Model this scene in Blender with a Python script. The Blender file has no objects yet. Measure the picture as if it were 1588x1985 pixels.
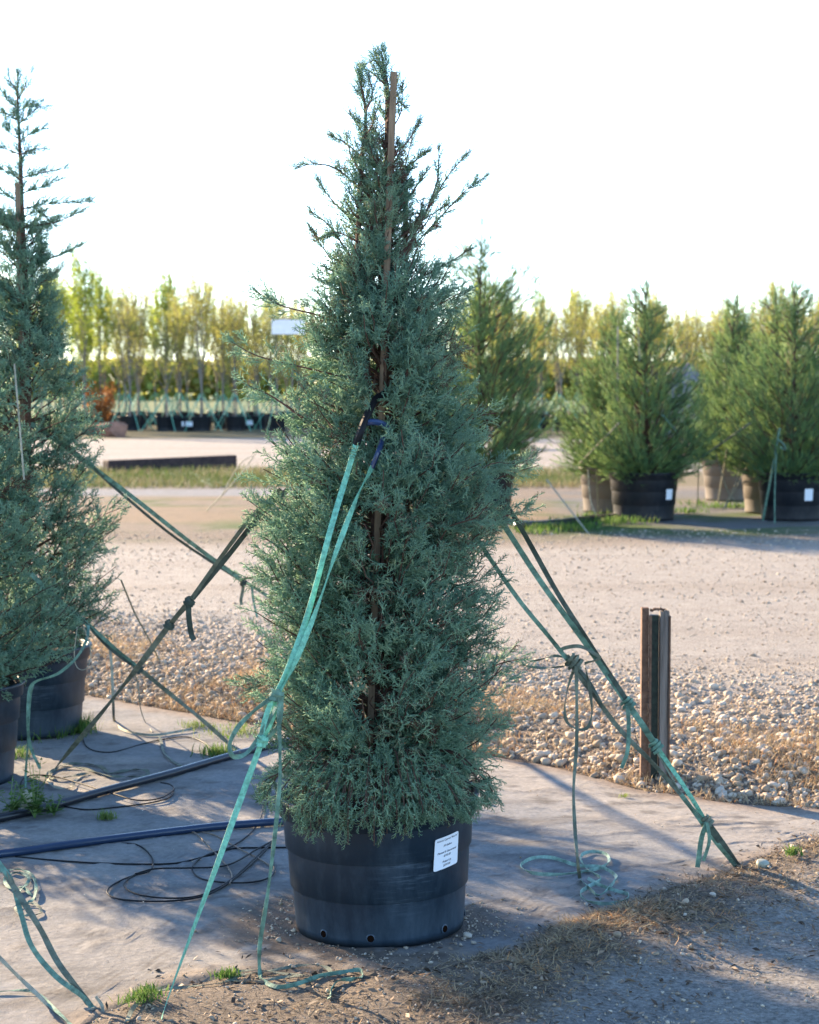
import bpy, math, random
import numpy as np
from mathutils import Vector, Matrix

# ------------------------------------------------------------------ camera, world, sun, exposure
S = bpy.context.scene
H, F, CX, CY = 1.9, 3770.0, 794.0, 992.5          # eye height (m), focal length and centre in photo pixels
PITCH = math.atan(252.5 / F)
cd = bpy.data.cameras.new('camera'); cam = bpy.data.objects.new('camera', cd); S.collection.objects.link(cam)
cam.location = (0, 0, H); cam.rotation_euler = (math.pi/2 - PITCH, 0, 0)
cd.sensor_fit = 'VERTICAL'; cd.sensor_height = 36.0; cd.lens = F / 1985 * 36
cd.clip_start = 0.1; cd.clip_end = 6000
cd.dof.use_dof = True; cd.dof.focus_distance = 6.6; cd.dof.aperture_fstop = 5.6
S.camera = cam
S.render.resolution_x, S.render.resolution_y = 819, 1024
S.view_settings.view_transform = 'Standard'; S.view_settings.look = 'None'
S.view_settings.gamma = 1; S.view_settings.use_curve_mapping = False
S.view_settings.exposure = 2.3
SUN_EL, SUN_AZ = math.radians(17), math.radians(-41)   # azimuth from +Y, clockwise positive
W = bpy.data.worlds.new('World'); S.world = W; W.use_nodes = True
nt = W.node_tree; bg = nt.nodes['Background']; sky = nt.nodes.new('ShaderNodeTexSky')
sky.sky_type = 'NISHITA'; sky.sun_disc = False; sky.sun_elevation = SUN_EL; sky.sun_rotation = SUN_AZ
sky.air_density = 0.75; sky.dust_density = 0.1; sky.ozone_density = 2.5
nt.links.new(sky.outputs[0], bg.inputs[0]); bg.inputs[1].default_value = 0.115
sl = bpy.data.lights.new('sun', 'SUN'); sl.energy = 4.6; sl.angle = math.radians(0.6); sl.color = (1.0, 0.76, 0.50)
sun = bpy.data.objects.new('sun', sl); S.collection.objects.link(sun)
sd = Vector((math.sin(SUN_AZ)*math.cos(SUN_EL), math.cos(SUN_AZ)*math.cos(SUN_EL), math.sin(SUN_EL)))
sun.rotation_euler = sd.to_track_quat('Z', 'Y').to_euler(); sun.location = (-20, 20, 10)

rng = np.random.default_rng(7); random.seed(7)
CA, SA = math.cos(PITCH), math.sin(PITCH)

def ray(px, py):
    xc, yc = px - CX, -(py - CY)
    return np.array([xc, F*CA + yc*SA, -F*SA + yc*CA])
def P(px, py, Y):
    d = ray(px, py); return np.array([0, 0, H]) + d * (Y / d[1])
def G(px, py, z=0.0):
    d = ray(px, py); return np.array([0, 0, H]) + d * ((z - H) / d[2])
def lineP(a, Ya, b, Yb, pts):
    """points seen at pts lying on the straight line in space from a (depth Ya) to b (depth Yb)"""
    out = []
    L = math.hypot(b[0]-a[0], b[1]-a[1])
    for p in pts:
        t = ((p[0]-a[0])*(b[0]-a[0]) + (p[1]-a[1])*(b[1]-a[1])) / L**2
        out.append(P(p[0], p[1], 1/((1-t)/Ya + t/Yb)))
    return out

# ------------------------------------------------------------------ object helpers
C = S.collection
def tag(o, label=None, cat=None, group=None, kind=None):
    if label: o['label'] = label
    if cat: o['category'] = cat
    if group: o['group'] = group
    if kind: o['kind'] = kind
    return o
def thing(name, label, cat, loc=(0, 0, 0), group=None, rotz=0):
    o = bpy.data.objects.new(name, None); C.objects.link(o); o.empty_display_size = .2
    o.location = tuple(loc); o.rotation_euler = (0, 0, rotz)
    return tag(o, label, cat, group)
def npmesh(name, V, faces, k, mat=None, attrs=None, smooth=False):
    """V (n,3), faces (m,k) index array"""
    me = bpy.data.meshes.new(name); V = np.asarray(V, np.float32); faces = np.asarray(faces, np.int32)
    me.vertices.add(len(V)); me.vertices.foreach_set('co', V.ravel())
    m = len(faces); me.loops.add(m*k); me.loops.foreach_set('vertex_index', faces.ravel())
    me.polygons.add(m); me.polygons.foreach_set('loop_start', np.arange(0, m*k, k, dtype=np.int32))
    me.update(calc_edges=True)
    if smooth: me.shade_smooth()
    for an, (typ, arr) in (attrs or {}).items():
        a = me.attributes.new(an, typ, 'POINT')
        a.data.foreach_set('color' if typ == 'FLOAT_COLOR' else 'value', np.asarray(arr, np.float32).ravel())
    if mat: me.materials.append(mat)
    return me
def pymesh(name, V, faces, mat=None, smooth=False):
    me = bpy.data.meshes.new(name); me.from_pydata([tuple(map(float, v)) for v in V], [], faces)
    me.update()
    if smooth: me.shade_smooth()
    if mat: me.materials.append(mat)
    return me
def link(name, me, parent=None):
    o = bpy.data.objects.new(name, me); C.objects.link(o)
    if parent is not None:
        o.parent = parent
    return o
def local(V, root):
    """world-space vertices to the local space of a root that is only moved, not turned"""
    return np.asarray(V, float) - np.array(root.location)
def copy_tree(o, parent=None):
    c = o.copy(); C.objects.link(c); c.parent = parent
    for ch in KIDS.get(o.name, []): copy_tree_child(ch, c)
    return c
KIDS = {}
def copy_thing(o):
    c = o.copy(); C.objects.link(c)
    for ch in list(o.children):
        d = ch.copy(); C.objects.link(d); d.parent = c
        for g in list(ch.children):
            e = g.copy(); C.objects.link(e); e.parent = d
    return c

class MB:                                   # small mixed-face mesh builder
    def __init__(s): s.V = []; s.Fc = []
    def add(s, V, Fs):
        b = len(s.V); s.V += [tuple(map(float, v)) for v in V]; s.Fc += [tuple(i+b for i in f) for f in Fs]; return s
    def box(s, c, sz, R=None):
        x, y, z = [q/2 for q in sz]
        v = np.array([(-x,-y,-z),(x,-y,-z),(x,y,-z),(-x,y,-z),(-x,-y,z),(x,-y,z),(x,y,z),(-x,y,z)])
        if R is not None: v = v @ np.array(R).T
        return s.add(v + np.array(c), [(0,3,2,1),(4,5,6,7),(0,1,5,4),(1,2,6,5),(2,3,7,6),(3,0,4,7)])
    def tube(s, pts, rad, n=6, cap=True):
        pts = np.asarray(pts, float); rad = np.broadcast_to(rad, (len(pts),)); Vs = []
        T = np.gradient(pts, axis=0); T /= np.linalg.norm(T, axis=1)[:, None] + 1e-9
        u = np.cross(T[0], (0, 0, 1.0)); 
        if np.linalg.norm(u) < .1: u = np.cross(T[0], (0, 1.0, 0))
        u /= np.linalg.norm(u)
        for i, p in enumerate(pts):
            u = u - T[i]*np.dot(u, T[i]); u /= np.linalg.norm(u) + 1e-9; w = np.cross(T[i], u)
            for k in range(n):
                a = 2*math.pi*k/n; Vs.append(p + rad[i]*(math.cos(a)*u + math.sin(a)*w))
        Fs = [(i*n+k, i*n+(k+1) % n, (i+1)*n+(k+1) % n, (i+1)*n+k) for i in range(len(pts)-1) for k in range(n)]
        if cap: Fs += [tuple(range(n))[::-1], tuple((len(pts)-1)*n+k for k in range(n))]
        return s.add(Vs, Fs)
    def lathe(s, prof, n=48, wob=None):
        Vs = []
        for (r, z) in prof:
            for k in range(n):
                a = 2*math.pi*k/n; rr = r*(1+(wob(a, z) if wob else 0)); Vs.append((rr*math.cos(a), rr*math.sin(a), z))
        Fs = [(i*n+k, i*n+(k+1) % n, (i+1)*n+(k+1) % n, (i+1)*n+k) for i in range(len(prof)-1) for k in range(n)]
        return s.add(Vs, Fs)
    def build(s, name, mat, parent=None, smooth=False, loc=False):
        V = np.array(s.V)
        if loc and parent is not None: V = local(V, parent)
        return link(name, pymesh(name, V, s.Fc, mat, smooth), parent)

def spline(pts, per=8):
    pts = np.asarray(pts, float)
    if len(pts) < 3:
        return np.array([pts[0] + (pts[-1]-pts[0])*t for t in np.linspace(0, 1, per+1)])
    Q = np.vstack([2*pts[0]-pts[1], pts, 2*pts[-1]-pts[-2]]); out = []
    for i in range(1, len(Q)-2):
        for t in np.arange(per)/per:
            a, b, c, d = Q[i-1], Q[i], Q[i+1], Q[i+2]
            out.append(.5*((2*b)+(c-a)*t+(2*a-5*b+4*c-d)*t*t+(3*b-a-3*c+d)*t**3))
    out.append(Q[-2]); return np.array(out)

def fnoise(x, y, s=1.0, seed=0, oct=4):     # cheap smooth value noise in numpy
    x = np.asarray(x, float)*s; y = np.asarray(y, float)*s; out = 0; amp = 1; tot = 0
    for o in range(oct):
        xi, yi = np.floor(x), np.floor(y); fx, fy = x-xi, y-yi; fx = fx*fx*(3-2*fx); fy = fy*fy*(3-2*fy)
        def h(a, b): 
            v = np.sin(a*127.1+b*311.7+seed*17.3+o*53.7)*43758.5453; return v-np.floor(v)
        n = (h(xi,yi)*(1-fx)+h(xi+1,yi)*fx)*(1-fy)+(h(xi,yi+1)*(1-fx)+h(xi+1,yi+1)*fx)*fy
        out = out+amp*n; tot += amp; amp *= .5; x = x*2.03+11.3; y = y*2.03+7.9
    return out/tot
def sstep(a, b, x): t = np.clip((x-a)/(b-a), 0, 1); return t*t*(3-2*t)

# ------------------------------------------------------------------ materials
def mat(name, col, rough=.8, var=0.0, scale=20, bump=0.0, bscale=60, spec=.3, col2=None, detail=5, trans=0, metal=0, coords='Object', stretch=None):
    m = bpy.data.materials.new(name); m.use_nodes = True; n = m.node_tree; b = n.nodes['Principled BSDF']
    b.inputs['Roughness'].default_value = rough; b.inputs['Specular IOR Level'].default_value = spec; b.inputs['Metallic'].default_value = metal
    b.inputs['Base Color'].default_value = (*col, 1)
    tc = n.nodes.new('ShaderNodeTexCoord'); mp = n.nodes.new('ShaderNodeMapping'); n.links.new(tc.outputs[coords], mp.inputs[0])
    if stretch: mp.inputs['Scale'].default_value = stretch
    if var or col2:
        t = n.nodes.new('ShaderNodeTexNoise'); t.inputs['Scale'].default_value = scale; t.inputs['Detail'].default_value = detail; t.inputs['Roughness'].default_value = .65
        n.links.new(mp.outputs[0], t.inputs[0]); r = n.nodes.new('ShaderNodeValToRGB')
        c2 = col2 or tuple(c*(1+var) for c in col); c1 = col if col2 else tuple(c*(1-var) for c in col)
        r.color_ramp.elements[0].position = .36; r.color_ramp.elements[1].position = .64
        r.color_ramp.elements[0].color = (*c1, 1); r.color_ramp.elements[1].color = (*c2, 1)
        n.links.new(t.outputs[0], r.inputs[0]); n.links.new(r.outputs[0], b.inputs['Base Color'])
    if bump:
        t = n.nodes.new('ShaderNodeTexNoise'); t.inputs['Scale'].default_value = bscale; t.inputs['Detail'].default_value = 6
        n.links.new(mp.outputs[0], t.inputs[0]); bp = n.nodes.new('ShaderNodeBump'); bp.inputs['Strength'].default_value = bump; bp.inputs['Distance'].default_value = .01
        n.links.new(t.outputs[0], bp.inputs['Height']); n.links.new(bp.outputs[0], b.inputs['Normal'])
    return m
def leafmat(name, stops, trans=.35, rough=.7, spec=.2):
    """leaf colour from the 'tint' attribute of the mesh (one value per sprig), partly translucent"""
    m = bpy.data.materials.new(name); m.use_nodes = True; n = m.node_tree; b = n.nodes['Principled BSDF']
    a = n.nodes.new('ShaderNodeAttribute'); a.attribute_name = 'tint'; r = n.nodes.new('ShaderNodeValToRGB')
    while len(r.color_ramp.elements) < len(stops): r.color_ramp.elements.new(.5)
    for e, (p, c) in zip(r.color_ramp.elements, stops): e.position = p; e.color = (*c, 1)
    n.links.new(a.outputs['Fac'], r.inputs[0]); n.links.new(r.outputs[0], b.inputs['Base Color'])
    b.inputs['Roughness'].default_value = rough; b.inputs['Specular IOR Level'].default_value = spec
    t = n.nodes.new('ShaderNodeBsdfTranslucent'); n.links.new(r.outputs[0], t.inputs[0])
    mx = n.nodes.new('ShaderNodeMixShader'); mx.inputs[0].default_value = trans
    n.links.new(b.outputs[0], mx.inputs[1]); n.links.new(t.outputs[0], mx.inputs[2])
    n.links.new(mx.outputs[0], n.nodes['Material Output'].inputs[0]); return m
def attrmat(name, attr='zcol', rough=.9, scale=90, amt=.5, bump=.6, bscale=70, bdist=.01, fine=400):
    m = bpy.data.materials.new(name); m.use_nodes = True; n = m.node_tree; b = n.nodes['Principled BSDF']
    a = n.nodes.new('ShaderNodeAttribute'); a.attribute_name = attr
    tc = n.nodes.new('ShaderNodeTexCoord')
    def noise(s, d=6, r=.7):
        t = n.nodes.new('ShaderNodeTexNoise'); t.inputs['Scale'].default_value = s; t.inputs['Detail'].default_value = d; t.inputs['Roughness'].default_value = r
        n.links.new(tc.outputs['Object'], t.inputs[0]); return t
    t1 = noise(scale); t2 = noise(scale/12, 5)
    mr = n.nodes.new('ShaderNodeMapRange'); mr.inputs['From Min'].default_value = .3; mr.inputs['From Max'].default_value = .7
    mr.inputs['To Min'].default_value = 1-amt; mr.inputs['To Max'].default_value = 1+amt; n.links.new(t1.outputs[0], mr.inputs[0])
    mr2 = n.nodes.new('ShaderNodeMapRange'); mr2.inputs['From Min'].default_value = .3; mr2.inputs['From Max'].default_value = .7
    mr2.inputs['To Min'].default_value = .85; mr2.inputs['To Max'].default_value = 1.15; n.links.new(t2.outputs[0], mr2.inputs[0])
    mu = n.nodes.new('ShaderNodeMath'); mu.operation = 'MULTIPLY'; n.links.new(mr.outputs[0], mu.inputs[0]); n.links.new(mr2.outputs[0], mu.inputs[1])
    vm = n.nodes.new('ShaderNodeVectorMath'); vm.operation = 'SCALE'; n.links.new(a.outputs['Color'], vm.inputs[0]); n.links.new(mu.outputs[0], vm.inputs['Scale'])
    n.links.new(vm.outputs[0], b.inputs['Base Color']); b.inputs['Roughness'].default_value = rough; b.inputs['Specular IOR Level'].default_value = .15
    t3 = noise(bscale, 8, .75); bp = n.nodes.new('ShaderNodeBump'); bp.inputs['Strength'].default_value = bump; bp.inputs['Distance'].default_value = bdist
    n.links.new(t3.outputs[0], bp.inputs['Height']); n.links.new(bp.outputs[0], b.inputs['Normal']); return m

M = {}
M['ground'] = attrmat('ground_soil', amt=.62, bump=1.0, bscale=34, bdist=.03, scale=60)
M['cloth'] = attrmat('ground_cloth', amt=.22, scale=45, bump=.6, bscale=22, bdist=.012)
M['stone'] = leafmat('limestone', [(0, (.20,.145,.095)), (.4, (.38,.30,.215)), (.75, (.54,.46,.36)), (1, (.45,.29,.16))], trans=0, rough=.9)
M['straw'] = leafmat('dry_grass', [(0, (.12,.09,.06)), (.5, (.33,.25,.155)), (.85, (.50,.38,.22)), (1, (.46,.24,.10))], trans=.25)
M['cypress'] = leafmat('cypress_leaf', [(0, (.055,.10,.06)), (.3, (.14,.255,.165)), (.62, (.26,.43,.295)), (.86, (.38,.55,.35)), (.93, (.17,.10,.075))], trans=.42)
M['bgcypress'] = leafmat('green_cypress_leaf', [(0, (.10,.19,.09)), (.5, (.21,.35,.14)), (1, (.38,.47,.14))], trans=.5)
M['olive'] = leafmat('spring_leaf', [(0, (.24,.20,.09)), (.5, (.36,.37,.09)), (1, (.50,.53,.13))], trans=.6)
M['green'] = leafmat('fresh_leaf', [(0, (.18,.26,.04)), (.5, (.30,.39,.055)), (1, (.46,.50,.09))], trans=.6)
M['weed'] = leafmat('weed_leaf', [(0, (.05,.11,.025)), (.6, (.11,.20,.04)), (1, (.22,.25,.08))], trans=.4)
M['orange'] = leafmat('rust_leaf', [(0, (.25,.09,.03)), (1, (.45,.20,.06))], trans=.4)
M['bark'] = mat('cypress_bark', (.09,.055,.04), .9, .35, 80, .5)
M['twig'] = mat('young_twig', (.13,.065,.05), .8, .2, 80)
M['grey_bark'] = mat('grey_bark', (.22,.19,.16), .9, .3, 30, .3)
M['stake'] = mat('weathered_stake', (.20,.14,.09), .85, .35, 60, .3, 80, stretch=(1,1,.08))
M['pot'] = None
M['soil'] = mat('potting_soil', (.05,.035,.025), .95, .4, 60, .8)
M['paper'] = mat('label_paper', (.72,.74,.78), .5)
M['ink'] = mat('label_ink', (.03,.03,.05), .6)
M['pipe'] = mat('black_poly_pipe', (.012,.014,.02), .32, spec=.5, bump=.05)
M['tube'] = mat('black_drip_tube', (.010,.010,.012), .6, spec=.2)
M['hole'] = mat('hole_shade', (.012,.006,.004), .9, spec=0)
M['tan_tube'] = mat('faded_tube', (.20,.15,.11), .7)
M['hose_blue'] = mat('blue_black_hose', (.015,.035,.10), .3, spec=.6)
M['strap_new'] = mat('mint_strap', (.17,.44,.31), .7, .28, 70, .3, 300, spec=.3)
M['strap_mid'] = mat('faded_green_strap', (.115,.21,.155), .78, .45, 25, .3, 300)
M['strap_coil'] = mat('pale_green_strap', (.24,.36,.29), .75, .35, 25, .3, 300)
M['pipe_blue_sheen'] = mat('blue_sheen_pipe', (.012,.03,.075), .3, spec=.6)  # blue sheen on the black pipe painted as its base colour
M['strap_old'] = mat('olive_strap', (.13,.15,.11), .8, .35, 25, .3, 300)
M['strap_dark'] = mat('dark_strap', (.055,.075,.06), .8, .35, 25, .3, 300)
M['strap_pale'] = mat('bleached_strap', (.30,.29,.22), .8, .3, 25, .3, 300)
M['rust'] = mat('rusty_steel', (.10,.055,.035), .85, bump=.4, bscale=90, col2=(.19,.11,.07), scale=35)
M['post_green'] = mat('dark_green_paint', (.018,.030,.022), .6, .4, 40, .2)
M['greywood'] = mat('weathered_board', (.17,.145,.125), .85, .4, 40, .5, 60, stretch=(1,1,.06))
M['beam'] = mat('dark_timber', (.055,.035,.032), .85, .3, 8, .4, 20)
M['sandstone'] = mat('red_sandstone', (.30,.15,.10), .9, .3, 4, .5, 6)
M['white'] = mat('white_sheet', (.75,.76,.78), .6, .05, 5)
M['cap'] = mat('cream_plastic', (.36,.35,.26), .5, .1, 30)

def potmat(name, base, dust, amt):
    m = bpy.data.materials.new(name); m.use_nodes = True; n = m.node_tree; b = n.nodes['Principled BSDF']
    tc = n.nodes.new('ShaderNodeTexCoord'); mp = n.nodes.new('ShaderNodeMapping'); n.links.new(tc.outputs['Object'], mp.inputs[0]); mp.inputs['Scale'].default_value = (1, 1, .35)
    t = n.nodes.new('ShaderNodeTexNoise'); t.inputs['Scale'].default_value = 9; t.inputs['Detail'].default_value = 9; t.inputs['Roughness'].default_value = .72; n.links.new(mp.outputs[0], t.inputs[0])
    sp = n.nodes.new('ShaderNodeSeparateXYZ'); n.links.new(tc.outputs['Object'], sp.inputs[0])
    lo = n.nodes.new('ShaderNodeMapRange'); lo.inputs['From Min'].default_value = .15; lo.inputs['From Max'].default_value = 0.0; lo.inputs['To Max'].default_value = .20; n.links.new(sp.outputs[2], lo.inputs[0])
    ad = n.nodes.new('ShaderNodeMath'); n.links.new(t.outputs[0], ad.inputs[0]); n.links.new(lo.outputs[0], ad.inputs[1])
    r = n.nodes.new('ShaderNodeValToRGB'); r.color_ramp.elements[0].position = .46; r.color_ramp.elements[1].position = .80
    r.color_ramp.elements[0].color = (0,0,0,1); r.color_ramp.elements[1].color = (amt,amt,amt,1); n.links.new(ad.outputs[0], r.inputs[0])
    # scuffed patch: pale scratches stretched sideways
    mp2 = n.nodes.new('ShaderNodeMapping'); mp2.inputs['Scale'].default_value = (3, 3, 40); n.links.new(tc.outputs['Object'], mp2.inputs[0])
    t2 = n.nodes.new('ShaderNodeTexNoise'); t2.inputs['Scale'].default_value = 2.2; t2.inputs['Detail'].default_value = 8; t2.inputs['Roughness'].default_value = .75; n.links.new(mp2.outputs[0], t2.inputs[0])
    vd = n.nodes.new('ShaderNodeVectorMath'); vd.operation = 'DISTANCE'; vd.inputs[1].default_value = (.10, -.30, .225); n.links.new(tc.outputs['Object'], vd.inputs[0])
    m2 = n.nodes.new('ShaderNodeMapRange'); m2.inputs['From Min'].default_value = .14; m2.inputs['From Max'].default_value = .05; n.links.new(vd.outputs['Value'], m2.inputs[0])
    r2 = n.nodes.new('ShaderNodeValToRGB'); r2.color_ramp.elements[0].position = .50; r2.color_ramp.elements[1].position = .62; n.links.new(t2.outputs[0], r2.inputs[0])
    mm = n.nodes.new('ShaderNodeMath'); mm.operation = 'MULTIPLY'; n.links.new(m2.outputs[0], mm.inputs[0]); n.links.new(r2.outputs[0], mm.inputs[1])
    m3 = n.nodes.new('ShaderNodeMath'); m3.operation = 'MULTIPLY_ADD'; m3.inputs[1].default_value = .45; n.links.new(mm.outputs[0], m3.inputs[0]); n.links.new(r.outputs[0], m3.inputs[2])
    mx = n.nodes.new('ShaderNodeMix'); mx.data_type = 'RGBA'; mx.inputs[6].default_value = (*base, 1); mx.inputs[7].default_value = (*dust, 1)
    n.links.new(m3.outputs[0], mx.inputs[0]); n.links.new(mx.outputs[2], b.inputs['Base Color'])
    b.inputs['Roughness'].default_value = .48; b.inputs['Specular IOR Level'].default_value = .4
    bp = n.nodes.new('ShaderNodeBump'); bp.inputs['Strength'].default_value = .15; bp.inputs['Distance'].default_value = .004
    n.links.new(t.outputs[0], bp.inputs['Height']); n.links.new(bp.outputs[0], b.inputs['Normal']); return m
M['pot'] = potmat('black_pot_plastic', (.008,.020,.034), (.10,.14,.18), .38)
M['pot_tan'] = potmat('tan_pot_plastic', (.15,.125,.10), (.24,.20,.165), .3)  # paler tan plastic over the whole pot
M['pot_dusty'] = potmat('dusty_pot_plastic', (.010,.012,.017), (.10,.09,.085), .3)

# ------------------------------------------------------------------ the ground
front_px = [(-900,2080),(-300,2070),(0,2050),(150,2000),(200,1965),(280,1925),(360,1897),(500,1885),(700,1882),(900,1874),(1000,1850),(1080,1797),(1250,1738),(1400,1692),(1500,1655),(1588,1622),(1690,1592)]
back_px = [(-900,1330),(-200,1338),(170,1352),(450,1402),(700,1440),(960,1470),(1080,1492),(1250,1537),(1420,1562),(1588,1574),(1690,1584)]
fr = np.array([G(*p) for p in front_px]); bk = np.array([G(*p) for p in back_px])
def front(x): return np.interp(x, fr[:,0], fr[:,1])
def back(x): return np.interp(x, bk[:,0], bk[:,1])
XC0, XC1 = -4.6, float(min(fr[-1,0], bk[-1,0]))
def gh(x, y, banks=True):
    """height of the ground"""
    x = np.asarray(x, float); y = np.asarray(y, float)
    b = back(x); f = front(x)
    z = .012*(fnoise(x, y, 1.3, 1)-.5)*sstep(16, 8, y)
    if not banks: return z
    d = y-b                                                     # behind the cloth: the gravel bank
    z = z + .14*sstep(-.05, .85, d)*(1-.75*sstep(2.2, 5.0, d))
    z = z + .05*sstep(0, .5, d)*(fnoise(x, y, 2.2, 2)-.5)*sstep(6, 3, d)
    e = f-y                                                     # in front: low bank of dirt
    rt = sstep(-.5, .3, x)
    e2 = e+.16*(fnoise(x, y, 4, 8)-.5)+.06*(fnoise(x, y, 17, 9)-.5)
    z = z + (.024+.022*rt)*sstep(-.06, .26, e2)*(1-.8*sstep(.5, 1.1, e)) + .02*sstep(0, .2, e)*(fnoise(x, y, 6, 3)-.5)*sstep(1.4, .6, e)
    z = z + .35*sstep(30, 80, y)*(fnoise(x, y, .03, 5)-.5)*0
    return z
def lerp3(a, b, t): return a*(1-t[..., None]) + np.array(b)*t[..., None]

xs = np.concatenate([-np.geomspace(900, 4.2, 40), np.arange(-4, 4.001, .04), np.geomspace(4.2, 900, 40)])
ys = np.concatenate([[-60, -20, -6, 0, 2, 3.5], np.arange(4.4, 15.5, .045), np.arange(15.6, 100, .4), np.geomspace(101, 3500, 40)])
X, Y = np.meshgrid(xs, ys); Z = gh(X, Y)
n1 = fnoise(X, Y, .9, 11); n2 = fnoise(X, Y, 4, 12); nst = fnoise(X*.25, Y, .8, 13)
col = np.zeros(X.shape + (3,)) + np.array((.345,.315,.275))                  # crushed limestone road
col = lerp3(col, (.29,.25,.205), sstep(.4, .7, fnoise(X*.12, Y*1.2, .8, 14))*.6)
d = Y-back(X); 
col = lerp3(col, (.20,.15,.105), sstep(2.6, .6, d)*(.35+.6*n2))              # bank: brown between the stones
col = lerp3(col, (.13,.095,.07), sstep(.35, .0, d)*sstep(-.3, 0, d)*.8)
e = front(X)-Y
col = lerp3(col, (.20,.165,.13), sstep(-.1, .1, e)*(1-sstep(.55, 1.0, e+.4*(n1-.5)+.18*(X-.4))) )
col = lerp3(col, (.30,.28,.25), sstep(.5, .9, e+.4*(n1-.5)+.18*(X-.4)))
def strip(y0, y1, c, soft=.6, thr=.0, x0=-1e9, x1=1e9, amt=1.0, ns=.5, seed=20):
    global col
    w = sstep(y0-soft, y0+soft, Y+1.6*(nst-.5))*sstep(y1+soft, y1-soft, Y+1.6*(nst-.5))*sstep(x0-soft, x0+soft, X)*sstep(x1+soft, x1-soft, X)
    w = w*(sstep(thr-.12, thr+.12, fnoise(X, Y, ns, seed)) if thr > 0 else 1)*amt
    col = lerp3(col, c, w)
strip(22.5, 34.5, (.21,.17,.13), 1.0)
strip(23.5, 33, (.16,.155,.15), .6, x0=2, thr=.35)                        # cloth under the back row
strip(23.2, 31, (.08,.12,.035), .5, .58, ns=1.2, seed=24)
strip(25.5, 33, (.24,.18,.12), .5, .5, ns=.6, x1=2, seed=25)
strip(31.5, 34.5, (.22,.225,.23), .5, .35, x1=1.5, seed=26)
strip(34.5, 40.5, (.19,.155,.09), .8)
strip(35.2, 38.8, (.07,.12,.02), .5, .42, ns=.5, x1=3, seed=27)
strip(64, 92, (.12,.11,.06), 1.5)
strip(88, 4000, (.14,.17,.07), 3)
n = len(xs); mrows = len(ys)
idx = np.arange(n*mrows).reshape(mrows, n)
Fq = np.stack([idx[:-1,:-1], idx[:-1,1:], idx[1:,1:], idx[1:,:-1]], -1).reshape(-1, 4)
colA = np.concatenate([col, np.ones(col.shape[:2]+(1,))], -1)
ground = link('ground', npmesh('ground', np.stack([X, Y, Z], -1).reshape(-1, 3), Fq, 4, M['ground'], {'zcol': ('FLOAT_COLOR', colA)}, True))
tag(ground, kind='structure')

# woven ground cloth
xc = np.arange(XC0, XC1, .03); tv = np.linspace(0, 1, 130)
XX, TT = np.meshgrid(xc, tv)
f_ = front(XX) - .10 + .07*(fnoise(XX, XX*0, 3, 31)-.5) + .05*(fnoise(XX, XX*0, 17, 32)-.5)
b_ = back(XX) + .10*(fnoise(XX, XX*0+5, 2.5, 33)-.5)
b_ = np.maximum(b_, f_+.01)
YY = f_ + (b_-f_)*TT
wr = fnoise(XX*.5+YY*.2, YY*2.2, 1.6, 34)
ZZ = gh(XX, YY, False) + .004 + .010*wr + .006*fnoise(XX, YY, 9, 35)*sstep(.5, 0, YY-f_)
ZZ = ZZ - .02*sstep(.10, 0, YY-f_)
df, db = YY-f_, b_-YY
cc = np.zeros(XX.shape+(3,)) + np.array((.20,.20,.195))
cc = lerp3(cc, (.245,.232,.212), sstep(.42, .66, fnoise(XX, YY*1.6, 1.5, 36)))
cc = lerp3(cc, (.12,.115,.11), sstep(.58, .72, fnoise(XX*.8, YY*2.5, 2.4, 37))*.6)
cc = lerp3(cc, (.31,.28,.24), sstep(1.3, .5, db+.5*(fnoise(XX, YY, 2, 66)-.5))*sstep(-.3, .5, XX)*.8); sp_ = fnoise(XX*1.2, YY*2, 7, 61); cc = lerp3(cc, (.10,.09,.08), sstep(.66, .76, sp_)*.7)  # sunlight on the back right painted into the cloth as paler, dusty tan
rdg = np.abs(fnoise(XX*.7+YY*.5, YY*1.5-XX*.4, 2.6, 62)-.5); ZZ = ZZ + .007*np.exp(-(rdg/.02)**2); cc = lerp3(cc, (.12,.105,.09), np.exp(-(rdg/.025)**2)*.35*sstep(.4, .6, fnoise(XX, YY, 2, 63)))
cc = lerp3(cc, (.23,.185,.14), sstep(.62, .5, .5+df*.5+.35*(fnoise(XX, YY, 3.0, 38)-.5))*.9)
cc = lerp3(cc, (.20,.15,.11), sstep(.25, 0, db+.15*(fnoise(XX, YY, 5, 39)-.5))*.8)
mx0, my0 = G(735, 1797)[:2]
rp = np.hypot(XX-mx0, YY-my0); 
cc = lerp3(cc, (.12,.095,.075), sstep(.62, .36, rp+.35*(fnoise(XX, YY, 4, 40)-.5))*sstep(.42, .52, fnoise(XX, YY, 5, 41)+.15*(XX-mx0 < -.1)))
ii = np.arange(XX.size).reshape(XX.shape)
Fq = np.stack([ii[:-1,:-1], ii[:-1,1:], ii[1:,1:], ii[1:,:-1]], -1).reshape(-1, 4)
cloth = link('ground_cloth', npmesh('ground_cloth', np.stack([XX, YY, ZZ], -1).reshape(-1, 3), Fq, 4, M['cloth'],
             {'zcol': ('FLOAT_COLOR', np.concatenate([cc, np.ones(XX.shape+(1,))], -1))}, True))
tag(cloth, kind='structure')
def clz(x, y): return max(float(gh(x, y)), float(gh(x, y, False)) + .012)
def on(px, py, dz=0.0):
    g = G(px, py, .014); return np.array([g[0], g[1], clz(g[0], g[1])+dz])

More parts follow.
